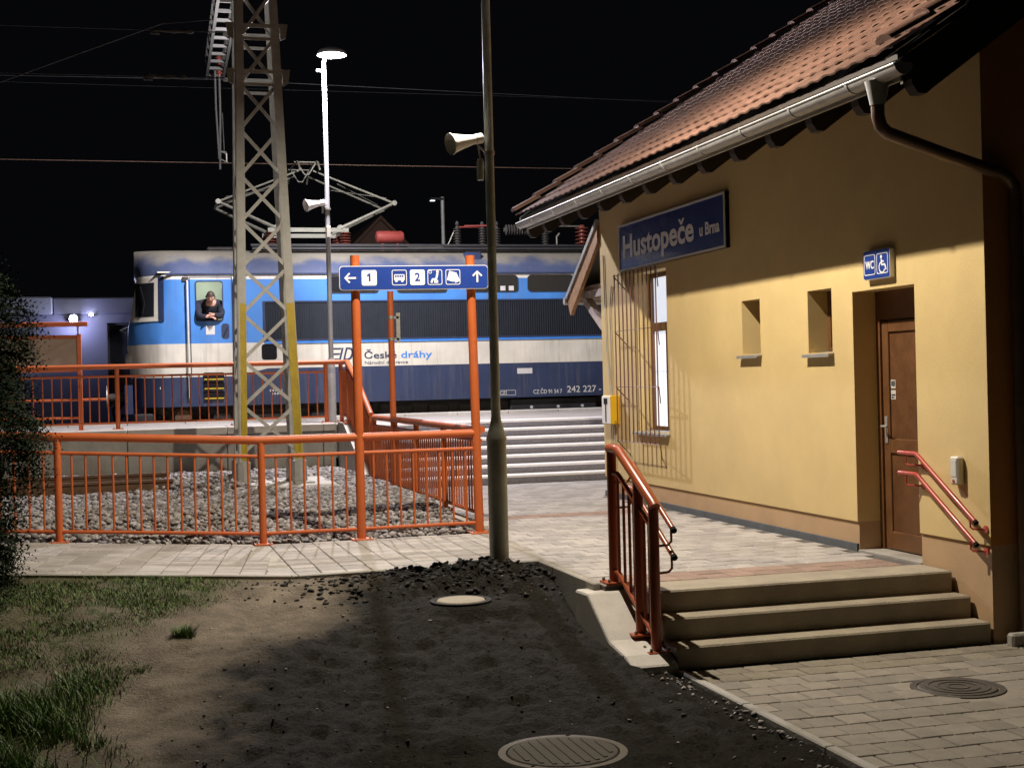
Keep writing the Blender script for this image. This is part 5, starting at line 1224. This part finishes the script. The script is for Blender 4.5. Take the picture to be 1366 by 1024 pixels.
NT, NP_ = 40, 26
for j in range(NP_+1):
    for i in range(NT): hm.v.append(headp(2*math.pi*i/NT, math.pi*j/NP_))
for j in range(NP_):
    for i in range(NT): hm.f.append((j*NT+i, j*NT+(i+1) % NT, (j+1)*NT+(i+1) % NT, (j+1)*NT+i))
head = hm.build('head', 'skin', pe, 180)
for s_ in (-.027, .027):
    b = MB(); b.lathe([(.001, -.009), (.007, -.006), (.009, 0), (.007, .006), (.001, .009)], HC+RH @ V((s_, -.076, .010)), (0, 0, 1), 10); b.build('eye', 'black', head)
b = MB(); b.bar(HC+RH @ V((-.022, -.083, -.052)), HC+RH @ V((.022, -.083, -.052)), .006, .005); b.build('mouth', 'red_tank', head)
hr_ = MB()
for j in range(15):
    for i in range(NT): hr_.v.append(headp(2*math.pi*i/NT, math.pi*j/NP_*(.98 if -1 < 0 else 1), 1.07+.015*math.sin(i*2.3+j)))
for j in range(14):
    for i in range(NT):
        th = 2*math.pi*(i+.5)/NT; f = -math.sin(th); zc = math.cos(math.pi*(j+.5)/NP_)
        if f > .25 and zc < .40: continue
        hr_.f.append((j*NT+i, j*NT+(i+1) % NT, (j+1)*NT+(i+1) % NT, (j+1)*NT+i))
hr_.build('hair', 'hair', pe, 180)

# ------------------------------------------------------------------ notice board, low building and lamp beyond the platform railing
nb = thing('notice_board', (-1.2, 22.75, PZ), 'orange framed notice board with beige panel on the platform', 'notice board')
for x in (-.69, -2.1):
    b = MB(); b.cbox(x-.035, x+.035, 22.72, 22.79, PZ, 2.36, .006); b.build('post', 'orange', nb, 0)
    b = MB(); b.cbox(x-.1, x+.1, 22.66, 22.86, PZ, PZ+.015, .004); b.build('base_plate', 'orange', nb, 0)
b = MB(); b.cbox(-2.3, -.55, 22.69, 22.82, 2.48, 2.55, .01); b.build('top_beam', 'orange', nb, 0)
b = MB(); b.box(-.72, -.69, 22.74, 22.77, 2.36, 2.48); b.box(-2.1, -2.07, 22.74, 22.77, 2.36, 2.48); b.build('beam_bracket', 'galv', nb, 0)
b = MB()
for a in ((-2.06, -.725, 2.29, 2.345), (-2.06, -.725, 1.77, 1.83)): b.cbox(a[0], a[1], 22.73, 22.78, a[2], a[3], .006)
for z in (1.33, 1.05): b.tube([(-2.06, 22.75, z), (-.30 if z > 1.2 else -.72, 22.75, z)], .02, 8)
b.build('frame', 'orange', nb, 0)
b = MB(); b.box(-2.06, -.725, 22.745, 22.765, 1.83, 2.29); b.build('panel', 'beige_panel', nb, 0)
b = MB(); b.bar((-1.55, 22.735, 1.84), (-.75, 22.735, 2.28), .012, .035); b.build('shadow_strip', 'beige_panel', nb, 0)  # raised strip put in for the diagonal shadow across the panel
fb_ = thing('low_building', (-6, 35, .1), 'low flat-roofed building with blue-grey walls behind the tracks', 'building')
b = MB(); Pf = lambda u, v, d: (u, 33+d, v); op = (-.38, .42, 1.1, 3.0)
wallgrid(b, [-16, 8, op[0], op[1]], [0, 3.2, op[2], op[3]], [op], Pf, .3); b.box(-16, 8, 39.9, 40, 0, 3.2); b.box(-16.1, -16, 33, 40, 0, 3.2); b.build('wall', 'facade_blue', fb_, 0)
b = MB(); b.cbox(-16.2, -1.55, 32.85, 40.2, 3.2, 3.6, .03); b.build('parapet', 'facade_pale', fb_, 0)
b = MB(); b.cbox(-1.55, 8.2, 32.92, 40.2, 3.2, 3.58, .03); b.build('roof_edge', 'facade_blue', fb_, 0)
b = MB(); b.box(op[0], op[1], 33.2, 33.22, op[2], op[3]); wn = b.build('window', 'glass_dark', fb_, 0)
b = MB()
for a in ((op[0], op[0]+.05, op[2], op[3]), (op[1]-.05, op[1], op[2], op[3]), (op[0], op[1], op[3]-.05, op[3])): b.box(a[0], a[1], 33.12, 33.2, a[2], a[3])
b.build('frame', 'black_metal', wn, 0)
wl = thing('wall_lamp', (-1.12, 32.9, 3.0), 'small bluish lit flood lamp on the low building', 'lamp')
b = MB(); b.cbox(-1.2, -1.0, 32.78, 32.84, 3.02, 3.17, .01); b.bar((-1.1, 32.84, 3.1), (-1.1, 32.95, 3.1), .03, .03); b.build('housing', 'black_metal', wl, 0)
b = MB(); b.lathe([(.01, -.09), (.06, -.07), (.085, -.02), (.085, .02), (.06, .07), (.01, .09)], (-1.10, 32.70, 3.09), seg=16); b.build('globe', 'left_glow', wl)
l = bpy.data.lights.new('lamp_light', 'POINT'); l.energy = LAMP_LEFT['power']; l.color = LAMP_LEFT['color']; l.shadow_soft_size = .05
o = bpy.data.objects.new('lamp_light', l); COL.objects.link(o); o.parent = wl; o.location = V((-1.08, 32.60, 3.0))-WL[wl]
w2 = thing('sensor_lamp', (-.72, 32.9, 3.2), 'tiny blue-white lamp just above the flood lamp', 'lamp'); b = MB(); b.cbox(-.76, -.68, 32.84, 32.9, 3.16, 3.22, .01); b.build('glass', 'left_glow', w2, 0); b = MB(); b.cbox(-.77, -.67, 32.905, 32.96, 3.15, 3.23, .01); b.build('housing', 'black_metal', w2, 0)
# lamp post, gabled house behind the locomotive
f0 = onY(592, 325, 34); f1 = onY(590, 263, 34)
fl = thing('lamp_post', (f1.x, 34, .1), 'slim distant lamp post with small dim head behind the locomotive roof', 'lamp')
b = MB(); b.lathe([(.06, 0), (.045, f1.z-.1)], (f1.x, 34, .1), seg=12); b.build('shaft', 'galv_old', fl)
b = MB(); b.cbox(f1.x-.32, f1.x+.02, 33.92, 34.08, f1.z-.08, f1.z-.02, .02); b.build('lamp_head', 'black_metal', fl, 0)
b = MB(); b.cbox(f1.x-.31, f1.x-.2, 33.95, 34.05, f1.z-.10, f1.z-.085, .003); b.build('bulb', 'far_glow', fl, 0)
h0 = onY(478, 330, 44); h1 = onY(508, 287, 44); h2_ = onY(545, 328, 44)
gh = thing('gabled_house', (h1.x, 46, .1), 'dark gabled house roof rising behind the locomotive', 'house')
hw = (h2_.x-h0.x)/2*1.6; zt = h1.z
b = MB(); b.prism([(h1.x-hw, 44.2, .1), (h1.x+hw, 44.2, .1), (h1.x+hw, 44.2, zt-hw*1.0), (h1.x, 44.2, zt-.1), (h1.x-hw, 44.2, zt-hw*1.0)], (0, 7.5, 0)); b.build('wall', 'roof_brown', gh, 0)
b = MB()
for s_ in (-1, 1): b.prism([(h1.x, 44, zt), (h1.x+s_*(hw+.3), 44, zt-(hw+.3)), (h1.x+s_*(hw+.3), 44, zt-(hw+.3)-.12), (h1.x, 44, zt-.12)], (0, 8, 0))
b.build('roof', 'roof_brown', gh, 0)

# ------------------------------------------------------------------ covers in the ground
def cover(name, c, r, label, m, rim, t=.03):
    o = thing(name, c, label, 'manhole'); x, y, z = c
    b = MB(); b.lathe([(r, -.06), (r, t-.008), (r-.008, t)], (x, y, z), seg=36); lid = b.build('lid', m, o)
    b = MB(); N = 36; R_ = lambda q: [(x+q*math.cos(2*math.pi*k/N), y+q*math.sin(2*math.pi*k/N)) for k in range(N)]
    Plane((0, 0, z), (1, 0, 0), (0, 1, 0)).ring(b, R_(r+.045), R_(r+.006), -.08, t-.004); b.build('rim', rim, o, 30)
    return o, lid
m1, lid = cover('manhole_cover', (4.81, 7.38, ZL-.025), .235, 'round cast iron manhole cover in the lower grey paving', 'iron', 'iron')
b = MB()
for q in (.06, .12, .18):
    Plane((0, 0, ZL+.004), (1, 0, 0), (0, 1, 0)).ring(b, circ(4.81, 7.38, q+.012, 30), circ(4.81, 7.38, q-.008, 30), 0, .005)
b.build('raised_rings', 'iron', m1, 0)
zc = gz(2.09, 6.72); m2_, lid = cover('manhole_cover', (2.09, 6.72, zc-.03), .285, 'large round concrete manhole cover lying in the dark earth', 'cover_concrete', 'iron', .035)
b = MB()
for k in range(9):
    xx = 2.09-.22+k*.055; w = math.sqrt(max(0, .25**2-(xx-2.09)**2)); b.cbox(xx-.012, xx+.012, 6.72-w, 6.72+w, zc+.004, zc+.010, .002)
b.build('raised_ribs', 'cover_concrete', m2_, 0)
zc = gz(2.26, 9.58); cover('manhole_cover', (2.26, 9.62, zc-.005), .175, 'small round concrete cap in front of the soil heap', 'cap_concrete', 'soil', .022)

# ------------------------------------------------------------------ loose soil, stones, grass
pts = []; sz = []
while len(pts) < 1500:
    x = rng.normal(2.45, .6); y = rng.normal(10.4, .3)
    if y > YP0-.02 or x > XP-.12 or (x-2.26)**2+(y-9.6)**2 < .06: continue
    s_ = abs(rng.normal(.008, .012))+.005; pts.append((x, y, gz(x, y)+s_*.15)); sz.append(min(s_, .04))
for _ in range(1500):
    x = rng.uniform(-.6, 3.3); y = rng.uniform(5.6, 10.7)
    if darkm(x, y) < .4 or (x-2.09)**2+(y-6.72)**2 < .09 or (x-2.26)**2+(y-9.62)**2 < .05: continue
    if x > 3.05 and y > 8.4: continue
    s_ = abs(rng.normal(.003, .0055))+.002; pts.append((x, y, gz(x, y)+s_*.1)); sz.append(min(s_, .02))
rocks('soil_clods', np.array(pts), np.array(sz), 'soil', 'dark clods of loose topsoil around the lamp pole', 9, .6)
pts = []; sz = []
for _ in range(150):
    x = rng.uniform(-.9, 3.3); y = rng.uniform(5.6, 10.7); s_ = abs(rng.normal(.004, .004))+.0025; pts.append((x, y, gz(x, y)+s_*.4)); sz.append(s_)
for _ in range(160):
    y = rng.uniform(5.5, 8.6); x = XL-.08-abs(rng.normal(0, .10)); s_ = abs(rng.normal(.008, .006))+.003; pts.append((x, y, gz(x, y)+s_*.4)); sz.append(s_)
rocks('pebbles', np.array(pts), np.array(sz), 'ballast', 'small pale pebbles scattered over the earth', 5)

def blades(name, spots, m, label, parent=None, kind='stuff', cat=None):
    n = len(spots); v = np.zeros((n, 5, 3)); 
    for i, (x, y, z, h, w, a, ln) in enumerate(spots):
        dx_, dy_ = math.cos(a), math.sin(a); sx_, sy_ = -dy_*w, dx_*w
        v[i] = [(x-sx_, y-sy_, z), (x+sx_, y+sy_, z), (x+dx_*ln*.35-sx_*.8, y+dy_*ln*.35-sy_*.8, z+h*.6), (x+dx_*ln*.35+sx_*.8, y+dy_*ln*.35+sy_*.8, z+h*.6), (x+dx_*ln, y+dy_*ln, z+h)]
    f = np.array([[0, 1, 3], [0, 3, 2], [2, 3, 4]]); fc = (f[None]+(np.arange(n)*5)[:, None, None]).reshape(-1, 3)
    return setp(link(name, np_mesh(name, v.reshape(-1, 3), fc, m), (0, 0, 0), parent), label, cat, kind=kind)
S1, S2 = [], []
while len(S1) < 36000:
    x = rng.uniform(-1.7, 1.3); y = rng.uniform(5.6, 11.6)
    if y > pathY(x, YP0-.06): continue
    d = grassd(x, y)
    pt = .45+.5*fb(x+5, y, 2.2, 3)*3
    if rng.random() > d*min(1, max(0.04, pt)): continue
    tall = sstep(9.0, 7.9, y)*sstep(.15, -.45, x)
    h = rng.uniform(.010, .032)*(1+4.2*tall)*(.6+d*.6); z = gz(x, y)-.004
    (S1 if rng.random() < .8 or tall > .3 else S2).append((x, y, z, h, rng.uniform(.0015, .0035)*(1+.5*tall), rng.uniform(0, 6.283), h*rng.uniform(.2, 1.0)))
blades('grass', S1, 'grass', 'short green grass and weeds thinning out over the tan earth')
blades('dry_grass', S2, 'grass_dry', 'withered yellowish blades mixed into the short grass')
def tuft(x, y, n, r, h, lb):
    sp_ = []
    for _ in range(n):
        a = rng.uniform(0, 6.283); q = r*math.sqrt(rng.random()); hh = h*rng.uniform(.5, 1.1); sp_.append((x+q*math.cos(a), y+q*math.sin(a), gz(x, y)-.01, hh, .003, a+rng.uniform(-.5, .5), hh*rng.uniform(.3, .9)))
    blades('grass_tuft', sp_, 'grass', lb, kind='thing', cat='grass tuft')
tuft(.325, 9.3, 260, .07, .09, 'small isolated green tuft on the bare tan earth'); tuft(.06, 8.75, 60, .05, .04, 'low sparse tuft on the trodden earth beside the path of bare soil')

# ------------------------------------------------------------------ conifer at the left edge
tr = thing('conifer_tree', (-2.15, 9.6, -.05), 'dark bushy conifer with drooping sprays beside the railing', 'tree')
b = MB(); b.tube([(-2.15, 9.6, -.2), (-2.12, 9.62, 2), (-2.15, 9.6, 5.2)], [.14, .10, .02], 10)
for k in range(34):
    z = .35+k*.125; a = k*2.4; L_ = (1.30-.22*abs(z-1.35))*rng.uniform(.75, .95) if z < 3 else 1.0*max(.1, (5-z)/2.4); b.tube([(-2.15, 9.6, z), (-2.15+math.cos(a)*L_*.5, 9.6+math.sin(a)*L_*.5, z+.12), (-2.15+math.cos(a)*L_, 9.6+math.sin(a)*L_, z+.02)], [.025, .016, .005], 5)
b.build('trunk', 'bark', tr)
def prof_r(z):
    P3 = [(-.1, 1.18), (.2, 1.42), (.6, 1.44), (1.0, 1.46), (1.35, 1.50), (1.7, 1.46), (2.1, 1.38), (2.6, 1.12), (3.2, .85), (4.2, .45), (5.2, .05)]
    for (a, r_), (c, d_) in zip(P3, P3[1:]):
        if a <= z <= c: return r_+(d_-r_)*(z-a)/(c-a)
    return .05
vv = []; fc = []; nsp = 0
while nsp < 34000:
    z = rng.uniform(-.1, 4.6); a = rng.uniform(0, 6.283); R_ = prof_r(z)*(1+.16*noise.noise(V((math.cos(a)*1.6, math.sin(a)*1.6, z*2.1)))); q = R_*(1-abs(rng.normal(0, .12)))
    if q < 0: continue
    x, y = -2.15+q*math.cos(a), 9.6+q*math.sin(a)
    if x < -2.3 and rng.random() < .85: continue
    if noise.noise(V((x*3.1, y*3.1, z*3.4))) < -.30: continue
    L_ = rng.uniform(.09, .20); a2 = a+rng.normal(0, .6); dd = V((math.cos(a2), math.sin(a2), rng.uniform(-.9, .25))).normalized(); sd = dd.cross(V((0, 0, 1))).normalized(); nn = sd.cross(dd); p = V((x, y, z))
    base = len(vv); tw = rng.normal(0, .5); sd = (sd*math.cos(tw)+nn*math.sin(tw)); m_ = 5
    for k in range(m_):                                       # a flat spray: short needles either side of a twig
        t = k/(m_-1); c = p+dd*(L_*t)+V((0, 0, -.05*L_*t*t*4)); w = L_*.26*(1-t*.7)
        for s_ in (-1, 1):
            n = len(vv); vv += [c, c+dd*.014, c+sd*(s_*w)+dd*(w*.8)]; fc.append((n, n+1, n+2))
    nsp += 1
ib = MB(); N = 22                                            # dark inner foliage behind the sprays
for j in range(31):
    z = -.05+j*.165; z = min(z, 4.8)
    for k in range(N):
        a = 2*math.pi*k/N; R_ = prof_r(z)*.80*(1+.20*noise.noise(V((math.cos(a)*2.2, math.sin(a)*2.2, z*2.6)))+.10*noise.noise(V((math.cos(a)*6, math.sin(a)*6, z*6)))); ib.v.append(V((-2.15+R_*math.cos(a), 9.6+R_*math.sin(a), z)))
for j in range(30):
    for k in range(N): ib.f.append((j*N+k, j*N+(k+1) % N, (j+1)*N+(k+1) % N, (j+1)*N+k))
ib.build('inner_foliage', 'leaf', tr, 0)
cr_ = link('crown', np_mesh('crown', np.array([tuple(q) for q in vv]), np.array(fc), 'leaf'), (0, 0, 0)); cr_.parent = tr; cr_.location = -WL[tr]
